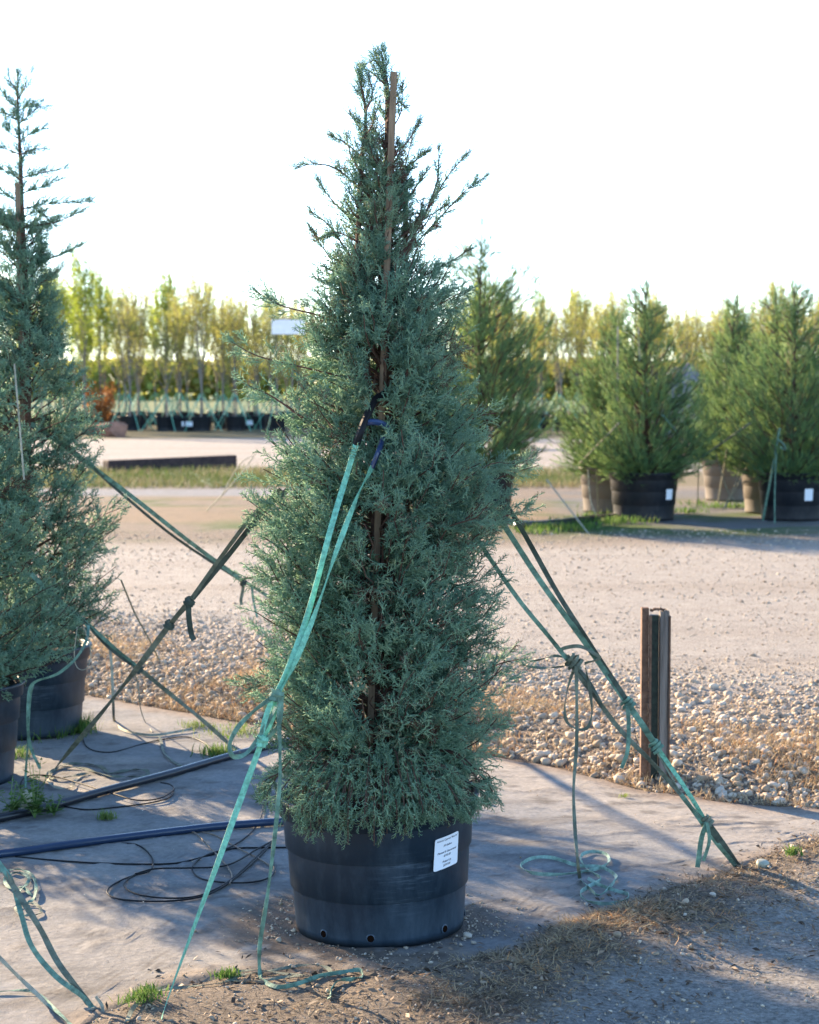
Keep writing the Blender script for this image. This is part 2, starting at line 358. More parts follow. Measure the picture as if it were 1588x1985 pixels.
# ------------------------------------------------------------------ instancing by baking: templates + transforms
def frames(D, roll):
    D = D/np.linalg.norm(D, axis=1)[:, None]; ref = np.where(np.abs(D[:, 2:3]) > .9, np.array([[1., 0, 0]]), np.array([[0, 0, 1.]]))
    U = np.cross(ref, D); U /= np.linalg.norm(U, axis=1)[:, None]; Wv = np.cross(D, U)
    c, s = np.cos(roll)[:, None], np.sin(roll)[:, None]
    A, B = c*U+s*Wv, -s*U+c*Wv
    return np.stack([A, B, D], -1)           # columns
def bake(templates, pos, R, sc, tint, tidx):
    Vs, Fs, Ts, base = [], [], [], 0
    for k, (tv_, tf_, tt_) in enumerate(templates):
        m = tidx == k
        if not m.any(): continue
        V = np.einsum('nij,vj->nvi', R[m], tv_) * (sc[m][:, None, None] if sc.ndim == 1 else 1) + pos[m][:, None, :]
        nn = m.sum(); nv = len(tv_)
        Fk = tf_[None] + (np.arange(nn)*nv)[:, None, None] + base
        Vs.append(V.reshape(-1, 3)); Fs.append(Fk.reshape(-1, 3)); Ts.append(np.clip(tint[m][:, None] + tt_[None], 0, 1).ravel()); base += nn*nv
    return np.concatenate(Vs), np.concatenate(Fs), np.concatenate(Ts)

def sprig(r, subs=10, tert=4, rad=.0115, ang=(.7, 1.05), sublen=.46, flat=.55, curve=.12, rt=None):
    V, Fc, T = [], [], []
    def cone(p0, p1, r0, t):
        p0, p1 = np.array(p0), np.array(p1); d = p1-p0; d /= np.linalg.norm(d)+1e-9
        u = np.cross(d, (.3, .5, .8)); u /= np.linalg.norm(u); w = np.cross(d, u); b = len(V)
        a0 = r.uniform(0, 6)
        for k in range(3):
            a = a0+k*2.094; V.append(p0 + r0*(math.cos(a)*u+math.sin(a)*w))
        V.append(p1); T.extend([t, t, t, t+.05]); Fc.extend([(b, b+1, b+3), (b+1, b+2, b+3), (b+2, b, b+3)])
    bend = np.array([r.normal()*curve, r.normal()*curve, 0])
    ax = lambda t: np.array([0, 0, t]) + bend*t*t
    for k in range(3): cone(ax(k*.33), ax(min(1, k*.33+.5)), rad*(1.15-.2*k), -.12+.05*k)
    for k in range(subs):
        t = .10+.86*k/subs + r.uniform(-.02, .02); p = ax(t); az = k*math.pi + r.normal()*flat*1.3
        an = r.uniform(*ang); L = sublen*(1-.55*t)*r.uniform(.75, 1.15)
        dr = np.array([math.sin(an)*math.cos(az), math.sin(an)*math.sin(az), math.cos(an)])
        q = p+dr*L; q = q + np.array([0, 0, .12*L]); cone(p, q, rad, .0)
        for j in range(tert):
            tt = .25+.72*j/max(1, tert)+r.uniform(-.04, .04); b0 = p+(q-p)*tt
            side = np.cross(dr, (math.sin(az), -math.cos(az), .3)); side /= np.linalg.norm(side)
            sgn = 1 if j % 2 else -1
            d2 = dr*.75 + side*sgn*.62 + r.normal(size=3)*.22; d2 /= np.linalg.norm(d2)
            cone(b0, b0+d2*L*r.uniform(.30, .50), rad*.95, .12)
    return np.array(V), np.array(Fc), np.array(T)
r0 = np.random.default_rng(3)
SPR = [sprig(r0, 9, 4, .0235, ang=(.6, 1.0), sublen=float(r0.uniform(.38, .58))) for _ in range(14)]
SPR_T = [sprig(r0, 9, 2, .031, sublen=.5) for _ in range(8)]
SPR_M = [sprig(r0, 8, 2, .036) for _ in range(6)]
SPR_BG = [sprig(r0, 6, 1, .030, ang=(.35, .95), sublen=.6) for _ in range(8)]

def perp_rand(D, r):
    v = r.normal(size=D.shape); v -= D*(v*D).sum(1)[:, None]; return v/np.linalg.norm(v, axis=1)[:, None]
class Crown:
    def __init__(s, seed): s.r = np.random.default_rng(seed); s.p = []; s.d = []; s.s = []; s.t = []; s.wood = MB(); s.thin = MB()
    def along(s, path, n, t0=.4, t1=1.0, ang=(.4, 1.1), size=(.09, .13), spread=.03, tint=.5, tvar=.13, up=.15, tipshrink=.35, alt=False):
        r = s.r; path = np.asarray(path); K = len(path)-1
        t = np.sort(r.uniform(t0, t1, n)) if not alt else np.linspace(t0, t1, n)
        f = np.clip(t*K, 0, K-1e-6); i = f.astype(int); w = (f-i)[:, None]
        p = path[i]*(1-w)+path[i+1]*w; T = path[i+1]-path[i]; T = T/(np.linalg.norm(T, axis=1)[:, None]+1e-9)
        pr = perp_rand(T, r); a = r.uniform(*ang, n)*(1-.55*((t-t0)/(t1-t0+1e-6))**2)
        D = T*np.cos(a)[:, None]+pr*np.sin(a)[:, None]; D[:, 2] += up; D /= np.linalg.norm(D, axis=1)[:, None]
        sp = np.abs(r.normal(size=n))*spread
        s.p.append(p+pr*sp[:, None]); s.d.append(D)
        s.s.append(r.uniform(*size, n)*(1-tipshrink*((t-t0)/(t1-t0+1e-6)))); s.t.append(np.where(tint > .9, .96, np.clip(tint+r.normal(size=n)*tvar, .02, .82)))
    def arrays(s):
        return np.concatenate(s.p), np.concatenate(s.d), np.concatenate(s.s), np.concatenate(s.t)
    def mesh(s, name, templ, mt, origin, keep=None):
        p, D, sc, ti = s.arrays()
        if keep is not None:
            k = keep(p, D, sc); p, D, sc, ti = p[k], D[k], sc[k], ti[k]
        R = frames(D, s.r.uniform(0, 6.28, len(p))); k0 = s.r.integers(0, len(templ), len(p))
        if templ is not SPR_BG: k0 = np.where(sc < .066, len(templ)+s.r.integers(0, len(SPR_T), len(p)), k0); templ = templ+SPR_T
        V, Fc, T = bake(templ, p-np.asarray(origin), R, sc, ti, k0)
        print(name, 'sprigs', len(p), 'tris', len(Fc)); return npmesh(name, V, Fc, 3, mt, {'tint': ('FLOAT', T)})

def branch_path(p0, p1, lift, r, k=7, wig=.012):
    p0, p1 = np.asarray(p0, float), np.asarray(p1, float); L = np.linalg.norm(p1-p0)
    mid = (p0+p1)/2 + np.array([0, 0, -lift*L]); t = np.linspace(0, 1, k)[:, None]
    q = (1-t)**2*p0+2*t*(1-t)*mid+t*t*p1; q[1:-1] += r.normal(size=(k-2, 3))*wig*min(1, L*2); return q

def pot_mesh(m, name='pot', s=1.0, n=64, wob=.004, seed=0):
    prof = [(.0,.006),(.284,.006),(.290,.0),(.294,.03),(.302,.150),(.303,.153),(.310,.157),(.316,.285),(.317,.288),(.324,.292),(.330,.398),(.331,.401),(.343,.405),(.346,.452),(.352,.455),(.354,.462),(.352,.470),(.338,.470),(.335,.462),(.325,.405),(.0,.405)]
    b = MB(); b.lathe([(r*s, z*s) for r, z in prof], n, lambda a, z: wob*math.sin(2*a+seed)+wob*.5*math.sin(3*a+1.7*seed))
    me = pymesh(name, b.V, b.Fc, m, True)
    return me
POT = pot_mesh(M['pot']); POT_BG = pot_mesh(M['pot_dusty'], s=1.38, n=40); POT_PALE = pot_mesh(M['pot_tan'], s=1.38, n=40); POT_FAR = pot_mesh(M['pot_dusty'], s=1.25, n=16)
def soil_mesh(s=1.0):
    b = MB(); V = [(0, 0, .43*s)]; n = 32
    for rr, z in ((.15, .428), (.327, .418)):
        for k in range(n):
            a = 2*math.pi*k/n; V.append((rr*s*math.cos(a), rr*s*math.sin(a), z*s+random.uniform(-.006, .006)))
    Fs = [(0, 1+k, 1+(k+1) % n) for k in range(n)] + [(1+k, 1+n+k, 1+n+(k+1) % n, 1+(k+1) % n) for k in range(n)]
    b.add(V, Fs); return pymesh('soil', b.V, b.Fc, M['soil'])
SOIL = soil_mesh(); SOIL_BG = soil_mesh(1.38)

def drain_holes(pot, zz=.035, angs=(-2.25, -1.66, -.72, 0, .8, 1.6, 2.4)):
    ring, disc = MB(), MB(); n = 14
    for k in range(n):
        a = 2*math.pi*k/n
    pts = [(math.cos(2*math.pi*k/n), math.sin(2*math.pi*k/n)) for k in range(n)]
    V = [(0.0015, .0165*x, .0165*y) for x, y in pts]+[(.004, .012*x, .012*y) for x, y in pts]+[(-.006, .011*x, .011*y) for x, y in pts]
    Fs = [(k, (k+1) % n, n+(k+1) % n, n+k) for k in range(n)]+[(n+k, n+(k+1) % n, 2*n+(k+1) % n, 2*n+k) for k in range(n)]
    rm = pymesh('drain_hole', V, Fs, M['pot'], True); rm.materials.append(M['soil'])
    rm2 = pymesh('drain_hole', V+[(.0022, .0118*x, .0118*y) for x, y in pts], Fs+[tuple(3*n+k for k in range(n))], M['pot']); rm2.materials.append(M['hole'])
    for p_ in list(rm2.polygons)[-n-1:]: p_.material_index = 1
    for a in angs:
        o = link('drain_hole', rm2, pot); r = .294
        o.location = (r*math.cos(a), r*math.sin(a), zz); o.rotation_euler = (0, 0, a)

# ------------------------------------------------------------------ the main cypress
def silhouette(rows, Yd, x0):
    z, L, R = [], [], []
    for (y, l, rr) in rows:
        a, b = P(l, y, Yd), P(rr, y, Yd); z.append(a[2]); L.append(max(.02, x0-a[0])); R.append(max(.02, b[0]-x0))
    o = np.argsort(z); return np.array(z)[o], np.array(L)[o], np.array(R)[o]
def dense(cr, base, sil, zlo, zhi, nb, per, r, size=(.08, .12), rise=(.35, .8), tint=.5, leader=None, t0=.45, spread=.035, over=1.0, fill=True, up=.1, power=.75, hang=0):
    """branches from the stem out to the envelope, each ending in a plume of sprigs"""
    zt, Lt, Rt = sil; zs = np.linspace(zlo, zhi, 200); w = (np.interp(zs, zt, Lt)+np.interp(zs, zt, Rt))**power; cw = np.cumsum(w)/w.sum()
    for k in range(nb):
        z = float(np.interp(r.uniform(), cw, zs)); a = k*2.39996+r.normal()*.3; ca = math.cos(a); w_ = (1+ca)/2
        env = float(np.interp(z, zt, Lt)*(1-w_)+np.interp(z, zt, Rt)*w_)
        lump = .80+.34*float(fnoise(np.array([a*1.3+9]), np.array([z*3.2]), 1.0, 51))
        inner = r.uniform() < .25
        rad = env*lump*over*(r.uniform(.5, .75) if inner else r.uniform(.86, 1.05))-.05*over
        rad = max(rad, .04)
        tip = np.array([base[0]+rad*ca, base[1]+rad*math.sin(a), z])
        ri = r.uniform(*rise); z0 = max(base[2]+.44, z-rad*math.tan(ri)); 
        if z < base[2]+.62: z0 = max(z, base[2]+.50)
        lx, ly = leader(z0) if leader else (base[0], base[1])
        path = branch_path((lx, ly, z0), tip, .10, r)
        cr.wood.tube(path, np.linspace(.006, .0016, len(path)), 4, False)
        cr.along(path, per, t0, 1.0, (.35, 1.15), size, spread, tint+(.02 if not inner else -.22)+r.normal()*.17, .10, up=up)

base_main = np.array([*G(737, 1797)[:2], 0.0]); base_main[2] = clz(*base_main[:2]); bx, by, bz = base_main
rows = [(98,735,748),(140,712,766),(200,695,782),(250,680,808),(300,655,832),(350,640,852),(400,622,868),(450,612,872),(500,612,888),(550,596,905),(600,570,925),(650,550,925),(700,536,925),(750,518,940),(800,502,965),(850,494,962),(900,490,995),(950,484,1040),(1000,478,1028),(1050,480,1000),(1100,486,998),(1150,482,1006),(1200,476,1004),(1250,470,1012),(1300,466,1018),(1350,470,1010),(1400,480,990),(1450,500,966),(1500,530,962),(1545,556,930),(1590,590,895)]
sil_main = silhouette(rows, by, bx)
zpx = lambda py: P(737, py, by)[2]
main = thing('potted_cypress', 'tall blue green cypress in the black pot with the large white price label', 'potted tree', base_main)
cr = Crown(21); r = cr.r
def lead(z): 
    t = (z-.4)/2.6; return bx+.01*math.sin(z*5)+.02*t, by+.012*math.cos(z*4)
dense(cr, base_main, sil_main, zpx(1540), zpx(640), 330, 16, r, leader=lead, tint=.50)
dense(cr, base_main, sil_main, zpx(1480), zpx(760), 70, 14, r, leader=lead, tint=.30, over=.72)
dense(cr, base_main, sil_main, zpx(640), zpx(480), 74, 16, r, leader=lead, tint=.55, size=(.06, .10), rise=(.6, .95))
dense(cr, base_main, sil_main, zpx(520), zpx(250), 105, 13, r, leader=lead, tint=.74, size=(.045, .075), rise=(.7, 1.05), spread=.02, t0=.3)  # lighter tint stands in for backlight through the upper crown
# sprays hanging over the rim of the pot
for k in range(56):
    a = -math.pi/2 - .1 + r.normal()*.9; R0 = r.uniform(.30, .39)
    p0 = np.array([bx+.12*math.cos(a), by+.12*math.sin(a), bz+.62]); tip = np.array([bx+R0*math.cos(a), by+R0*math.sin(a), bz+.49-r.uniform(-.02, .11)*(1 if abs(a+1.9) < .6 else .45)])
    ca, sa = math.cos(a), math.sin(a); R0 = r.uniform(.375, .41)
    path = spline([p0, np.array([bx+.27*ca, by+.27*sa, bz+r.uniform(.56, .66)]), np.array([bx+R0*ca, by+R0*sa, bz+.51]), np.array([bx+(R0+.01)*ca, by+(R0+.01)*sa, tip[2]-.01])], 4)
    cr.wood.tube(path, np.linspace(.004, .0015, len(path)), 4, False)
    cr.along(path, 13, .30, .97, (.3, .9), (.05, .085), .012, .62, up=-.05)
# leaders
def px_path(pts, Y): return spline([P(x, y, Y) for x, y in pts], 5)
ldL = px_path([(735,1250),(722,900),(700,560),(694,500),(697,400),(703,300),(709,220),(700,165),(696,142)], by-.04)
ldR = px_path([(740,1560),(738,1200),(745,900),(750,560),(752,400),(753,250),(751,180),(744,130),(739,100)], by+.02)
cr.wood.tube(ldL, np.linspace(.016, .002, len(ldL)), 6, False); cr.wood.tube(ldR, np.linspace(.030, .002, len(ldR)), 6, False)
tops = [([(694,520),(640,440),(600,408)],0,14),([(697,440),(650,395),(613,348)],0,14),([(697,365),(650,326),(606,318),(574,327)],0,15),([(703,305),(668,276),(640,263)],0,9),
 ([(706,262),(690,238),(680,224)],0,6),([(709,215),(722,185),(716,150)],0,7),([(744,150),(728,118),(704,128)],1,7),([(747,165),(722,142),(700,128)],1,5),([(750,210),(764,185),(772,150)],1,9),
 ([(753,262),(778,215),(779,160)],1,8),([(753,310),(790,275),(812,238)],1,12),([(753,350),(800,315),(828,292)],1,13),([(755,430),(800,372),(828,330)],1,13),
 ([(765,500),(820,420),(868,342),(909,294)],1,24),([(780,500),(850,425),(900,372),(943,341)],1,24),([(825,415),(848,350),(851,288)],1,12),
 ([(770,560),(850,520),(918,480)],1,16),([(700,580),(640,500),(600,440)],0,16),([(698,640),(620,612),(540,590),(478,551)],0,20),([(705,740),(580,710),(500,690),(447,662)],0,20),
 ([(752,380),(780,340),(800,260)],1,11),([(697,330),(680,300),(672,262)],0,8),([(752,300),(735,270),(722,230)],1,9),([(752,350),(728,320),(715,280)],1,9),([(696,420),(720,380),(735,330)],0,8),
 ([(696,470),(650,450),(608,470)],0,13),([(700,560),(655,560),(612,540)],0,13),([(765,470),(800,440),(870,395)],1,16),([(750,235),(770,200),(784,205)],1,6),([(712,260),(722,240),(735,200)],0,6),
 ([(780,620),(850,590),(905,560)],1,14),([(755,520),(790,480),(812,420)],1,12),([(745,480),(722,450),(716,400)],1,9),
 ([(850,1000),(960,930),(1045,902)],1,22),([(860,960),(950,900),(1010,905)],1,16),([(870,1080),(960,1010),(1035,985)],1,18),([(850,860),(920,810),(968,800)],1,12),
 ([(620,1060),(540,1010),(478,968)],0,16),([(600,1150),(530,1120),(472,1120)],0,16),([(600,820),(530,770),(470,742)],0,15),([(620,1350),(540,1320),(462,1330)],0,18),([(900,1330),(960,1290),(1022,1275)],0,16),([(880,1450),(930,1410),(985,1405)],0,14)]
for pts, L, n_ in tops:
    yy = by + r.uniform(-.10, .10); path = px_path(pts, yy); path[0] = P(pts[0][0], pts[0][1], by+(.02 if L else -.04))
    cr.thin.tube(path, np.linspace(.0042, .0012, len(path)), 4, False)
    top = pts[-1][1] < 520
    cr.along(path, int(n_*(2.1 if top else 1.5)), .14, .99, (.45, .95), (.035, .066) if top else (.06, .10), 0.002 if top else .02, .76 if top else .58, .14, up=.25 if top else .1)  # tops tinted paler, backlight halo put into the leaf colour
    if top:
        q = path[-max(2, len(path)//3):]; cr.along(q, max(3, n_//3), .1, 1, (.3, .7), (.022, .04), 0, .97, .03, up=.25)
for ld, y0_ in ((ldL, .55), (ldR, .50)):
    cr.along(ld, 100, y0_, 1, (.5, 1.1), (.04, .075), .012, .66, .14, up=.3)
# gaps through which the stake shows, and the run of the front strap, stay clear of foliage
stake_a, stake_b = P(717, 1440, by-.07), P(764, 140, by-.07)
gaps = [P(x, y, by-.5) for x, y in ((741,735),(739,790),(731,1015),(729,1060),(722,1185),(719,1350),(717,1385),(755,300),(757,220),(760,170),(753,520),(742,700))]
gr_ = [.035,.030,.036,.036,.026,.034,.034,.03,.03,.03,.025,.03]
strap_pts = np.array([P(x, y, Yd) for x, y, Yd in ((668,935,6.36),(640,1030,6.26),(600,1180,6.17),(560,1290,6.11),(535,1345,6.08),(508,1435,6.05))]+[P(x, y, Yd) for x, y, Yd in ((695,958,6.33),(655,1060,6.24),(615,1170,6.17),(570,1290,6.11))]+[P(x,y,6.35) for x,y in ((735,775),(715,810),(692,855),(735,830),(728,890))])
def keep(p, D, sc):
    k = np.ones(len(p), bool); q = p+D*sc[:, None]*.5
    for g, rad in zip(gaps, gr_):
        a = np.array([0, 0, H]); dd = (g-a)/np.linalg.norm(g-a)
        for s_ in (p, q, p+D*sc[:, None]*.9):
            v = s_-a; ds = np.linalg.norm(v-np.outer(v@dd, dd), axis=1); k &= ~((ds < rad) & (s_[:, 1] < by-.05))
    for a_, b_ in ((0,1),(1,2),(2,3),(3,4),(4,5),(6,7),(7,8),(8,9),(9,4)):
        for tq in np.linspace(0, 1, 6):
            g = strap_pts[a_]*(1-tq)+strap_pts[b_]*tq; dd = (np.array([0,0,H])-g); dd /= np.linalg.norm(dd)
            for s_ in (q, p+D*sc[:, None]*.95):
                v = s_-g; al = v@dd; ds = np.linalg.norm(v-np.outer(al, dd), axis=1); k &= ~((ds < .022) & (al > -.03))
    for g in strap_pts[10:]:
        dd = (np.array([0,0,H])-g); dd /= np.linalg.norm(dd); v = q-g; al = v@dd; ds = np.linalg.norm(v-np.outer(al, dd), axis=1); k &= ~((ds < .042) & (al > -.02))
    return k
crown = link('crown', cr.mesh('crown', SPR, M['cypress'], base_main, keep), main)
cr.wood.build('trunk', M['bark'], main, loc=True); cr.thin.build('branches', M['twig'], main, loc=True)
pot = link('pot', POT, main); pot.rotation_euler = (math.radians(.6), math.radians(-1.0), 0); drain_holes(pot)
link('soil', SOIL, main)
b = MB(); dv = (stake_b-stake_a); q = Vector(dv).to_track_quat('Z', 'Y').to_matrix()
b.box((stake_a+stake_b)/2, (.026, .022, np.linalg.norm(dv)), np.array(q)); b.build('stake', M['stake'], main, loc=True)
b = MB(); a_, b_ = P(792, 1400, by+.08), P(786, 372, by+.08); dv = b_-a_
b.box((a_+b_)/2, (.018, .018, np.linalg.norm(dv)), np.array(Vector(dv).to_track_quat('Z', 'Y').to_matrix())); b.build('stake', M['stake'], main, loc=True)
b = MB(); a_, b_ = P(704, 1500, by-.03), P(702, 1350, by-.03); dv = b_-a_
# price label curved on the pot
def pot_r(z): return float(np.interp(z, [0,.15,.157,.285,.292,.40], [.290,.302,.310,.316,.324,.330]))
lab_c = (-.80, .312); LW, LH = .110, .108
def on_pot(u, v, off):                       # u sideways, v up (m) from label centre, sheared like the real one
    z = lab_c[1]+v+.13*u; rr = .3275+off; a = lab_c[0]+(u+.07*v)/.32; return (rr*math.cos(a), rr*math.sin(a), z)
def rounded(w, h, rad, n=5):
    o = []
    for cxx, cyy, a0 in ((w/2-rad, h/2-rad, 0), (-w/2+rad, h/2-rad, 90), (-w/2+rad, -h/2+rad, 180), (w/2-rad, -h/2+rad, 270)):
        for k in range(n): a = math.radians(a0+90*k/(n-1)); o.append((cxx+rad*math.cos(a), cyy+rad*math.sin(a)))
    return o
V, Fs = [], []
nu, nv = 12, 12
for off in (.0006, .0018):
    for j in range(nv+1):
        for i in range(nu+1):
            u = LW*(i/nu-.5); v = LH*(j/nv-.5)
            cu, cv = abs(u)-(LW/2-.006), abs(v)-(LH/2-.006)
            if cu > 0 and cv > 0:
                m_ = math.hypot(cu, cv)/.006
                if m_ > 1: u = math.copysign(LW/2-.006+cu/m_, u); v = math.copysign(LH/2-.006+cv/m_, v)
            V.append(on_pot(u, v, off))
N1 = (nu+1)*(nv+1)
for j in range(nv):
    for i in range(nu):
        a = j*(nu+1)+i; Fs.append((N1+a, N1+a+1, N1+a+nu+2, N1+a+nu+1)); Fs.append((a, a+nu+1, a+nu+2, a+1))
label = link('price_label', pymesh('price_label', V, Fs, M['paper'], True), main); label['label'] = 'white paper price label'
lines = [("Arizona Cypress 'Blue Ice'", .048, .0092), ("30 Gallon", .026, .0098), ("Planted & Guaranteed", .002, .0096), ("$395.00", -.0125, .0098), ("Picked Up", -.034, .0098), ("$297.00", -.048, .0098)]
for txt, v0, size in lines:
    cu = bpy.data.curves.new('lettering', 'FONT'); cu.body = txt; cu.size = size; cu.align_x = 'CENTER'; cu.shear = .25; cu.resolution_u = 2; cu.offset = .00012
    ob = bpy.data.objects.new('tmp_text', cu); C.objects.link(ob); bpy.context.view_layer.update()
    me = bpy.data.meshes.new_from_object(ob.evaluated_get(bpy.context.evaluated_depsgraph_get())); bpy.data.objects.remove(ob); bpy.data.curves.remove(cu)
    wd = max(v.co.x for v in me.vertices)-min(v.co.x for v in me.vertices); k = min(1, .098/wd)
    for v in me.vertices: v.co = on_pot(v.co.x*k, v.co.y*k+v0*.9-.002, .0024)
    me.materials.clear(); me.materials.append(M['ink']); me.name = 'lettering'
    link('lettering', me, label)

# ------------------------------------------------------------------ the two cypresses at the left edge
def left_tree(cx_px, base_y, rows, seed, label, nb, tops=None, apex=None, per=15, leaderpts=None, name='potted_cypress', templ=SPR_M, dense_to=None, tint=.5, group=None):
    g = G(cx_px, base_y); base = np.array([g[0], g[1], clz(g[0], g[1])]); Yd = base[1]
    t = thing(name, label, 'potted tree', base, group)
    sil = silhouette([(y, 2*cx_px-rr if l is None else l, rr) for y, l, rr in rows], Yd, base[0]); c = Crown(seed); r = c.r
    zp = lambda py: P(cx_px, py, Yd)[2]; 
    ld = px_path(leaderpts, Yd); c.wood.tube(ld, np.linspace(.026, .002, len(ld)), 6, False)
    zz = ld[:, 2]; o = np.argsort(zz)
    def lead(z): return float(np.interp(z, zz[o], ld[o, 0])), float(np.interp(z, zz[o], ld[o, 1]))
    ylo = rows[-1][0]
    dense(c, base, sil, zp(ylo), zp(dense_to), nb, per, r, leader=lead, size=(.085, .125), tint=tint)
    for pts, n_ in (tops or []):
        path = px_path(pts, Yd+r.uniform(-.06, .06)); path[0] = P(*pts[0], Yd)
        c.thin.tube(path, np.linspace(.0045, .0013, len(path)), 4, False)
        c.along(path, int(n_*2.3), .10, .99, (.4, .9), (.05, .085), .004, .60, .12, up=.3)
    c.along(ld, 120, .50, 1, (.5, 1), (.05, .09), .006, .60, .14, up=.3)
    if tops: dense(c, base, sil, zp(dense_to), zp(400), 60, 13, r, leader=lead, size=(.06, .10), rise=(.5, .9), tint=.55, spread=.02)
    link('crown', c.mesh('crown', templ, M['cypress'], base), t); c.wood.build('trunk', M['bark'], t, loc=True)
    if tops: c.thin.build('branches', M['twig'], t, loc=True)
    link('pot', POT, t); link('soil', SOIL, t); return t, base
rowsB = [(140,30,42),(250,-5,72),(330,-20,95),(400,-40,110),(450,-50,105),(520,-70,112),(600,-80,130),(650,-90,150),(700,-100,180),(800,-120,198),(900,-130,212),(1000,-150,245),(1100,-150,250),(1150,-150,244),(1200,-140,232),(1245,-120,200)]
topsB = [([(36,215),(60,203),(92,210)],10),([(36,190),(48,170),(60,138)],6),([(35,180),(22,160),(14,142)],6),([(37,240),(55,225),(78,205)],9),([(38,275),(65,255),(88,248)],9),
 ([(39,300),(60,290),(90,288)],10),([(40,345),(80,335),(128,326)],16),([(41,375),(80,362),(124,345)],16),([(42,405),(95,395),(178,390)],26),([(44,440),(110,430),(172,402)],24),
 ([(46,520),(100,500),(168,470)],22),([(48,560),(95,540),(130,505)],14),([(36,210),(15,195),(2,175)],8),([(37,235),(18,222),(0,215)],8),([(38,270),(20,258),(8,236)],9),([(40,300),(15,290),(-15,280)],9),
 ([(41,350),(10,330),(-20,318)],14),([(42,400),(5,370),(-25,352)],14),([(44,450),(0,420),(-40,405)],16),([(46,510),(0,470),(-50,440)],16),([(48,420),(75,410),(110,440)],12),([(50,600),(10,560),(-40,520)],16)]
treeB, baseB = left_tree(52, 1420, rowsB, 31, 'cypress at the left edge with an open pointed top rising above the others', 270, topsB, leaderpts=[(52,1250),(52,900),(52,650),(46,500),(42,400),(40,320),(37,250),(34,180),(36,142)], dense_to=560, per=15)
b = MB(); a_, b_ = P(52, 1200, baseB[1]-.06), P(34, 355, baseB[1]-.06); dv = b_-a_
b.box((a_+b_)/2, (.028, .022, np.linalg.norm(dv)), np.array(Vector(dv).to_track_quat('Z', 'Y').to_matrix())); b.build('stake', M['stake'], treeB, loc=True)
rowsA = [(420,-105,-80),(520,-150,-40),(600,-180,0),(660,-200,36),(720,-260,48),(800,-330,62),(900,-400,82),(1000,-440,98),(1080,-460,112),(1150,-470,150),(1200,-470,175),(1250,-460,170),(1300,-430,112),(1345,-380,62)]
treeA, baseA = left_tree(-95, 1515, rowsA, 32, 'broad cypress in the nearer pot, cut off by the left edge of the picture', 290, leaderpts=[(-95,1340),(-95,900),(-94,600),(-92,420)], dense_to=430, per=15)
b = MB(); a_, b_ = P(47, 930, baseA[1]-.42), P(28, 705, baseA[1]-.42); b.tube([a_, b_], .0045, 5); b.build('bamboo_cane', M['strap_pale'], treeA, loc=True)

# ------------------------------------------------------------------ cypresses of the back row
def bg_variant(seed, env, nb, per, height):
    c = Crown(seed); r = c.r; zt = np.array([e[0] for e in env]); rt_ = np.array([e[1] for e in env]); sil = (zt, rt_, rt_)
    base = np.zeros(3)
    ld = spline([(0, 0, .55), (.03, .02, 1.4), (-.02, 0, 2.4), (.02, -.01, height)], 6); c.wood.tube(ld, np.linspace(.04, .004, len(ld)), 6, False)
    zs = np.linspace(zt[0], zt[-1]-.1, 200); w = np.interp(zs, zt, rt_)**.8; cw = np.cumsum(w)/w.sum()
    for k in range(nb):
        z = float(np.interp(r.uniform(), cw, zs)); a = k*2.39996+r.normal()*.3; rad = float(np.interp(z, zt, rt_))*r.uniform(.6, 1.12)*(.8+.4*float(fnoise(np.array([a*1.2]), np.array([z*2]), 1, seed)))
        tip = np.array([rad*math.cos(a), rad*math.sin(a), z]); z0 = max(.6, z-rad*r.uniform(.7, 1.3)); path = branch_path((0, 0, z0), tip, .12, r)
        c.wood.tube(path, np.linspace(.012, .003, len(path)), 3, False)
        c.along(path, max(4, int(per*min(1.2, rad/.55))), .30, 1.0, (.25, .85), (.12, .21), .06, .5+r.normal()*.15, .15, up=.3, tipshrink=.3)
    c.along(ld, 90, .45, .98, (.2, .7), (.12, .2), .03, .6, .15, up=.4, tipshrink=.5)
    return c.mesh('crown', SPR_BG, M['bgcypress'], base), pymesh('trunk', c.wood.V, c.wood.Fc, M['bark'])
envD = [(.62,.62),(.85,.92),(1.4,1.0),(1.9,.80),(2.4,.50),(2.9,.30),(3.3,.10)]
envC = [(.65,.6),(1.2,.95),(2.0,1.0),(2.6,.95),(3.0,.75),(3.4,.35),(3.75,.05)]
BG = [bg_variant(41, envD, 230, 18, 3.25), bg_variant(42, envD, 210, 18, 3.3), bg_variant(43, envC, 230, 17, 3.8)]
def bg_tree(px, py, var, label, sc=(1, 1), rot=0, stakes=(), lab=None):
    g = G(px, py); base = np.array([g[0], g[1], float(gh(g[0], g[1]))]); t = thing('potted_cypress', label, 'potted tree', base, 'bushy cypresses in pots across the gravel road')
    c = link('crown', BG[var][0], t); c.scale = (sc[0], sc[0], sc[1]); c.rotation_euler = (0, 0, rot)
    w = link('trunk', BG[var][1], t); w.scale = c.scale; w.rotation_euler = c.rotation_euler
    p = link('pot', POT_BG if lab or var == 2 else POT_PALE, t); link('soil', SOIL_BG, t)
    for sx, y0, y1 in stakes:
        b = MB(); b.tube([P(sx[0], y0, base[1]-.2), P(sx[1], y1, base[1]-.2)], .012, 5); b.build('stake', M['strap_pale'], t, loc=True)
    if lab:
        w_, h_ = lab[1]; a0 = lab[0]; V = []; rr = .318*1.38+.004
        for j in range(2):
            for i in range(5):
                a = a0+(i/4-.5)*w_/rr; z = .36+(j-.5)*h_
                V.append(((rr+.01*j)*math.cos(a), (rr+.01*j)*math.sin(a), z))
        l = link('price_label', pymesh('price_label', V, [(i, i+1, i+6, i+5) for i in range(4)], M['paper']), t); l['label'] = 'small white label'
    return t, base
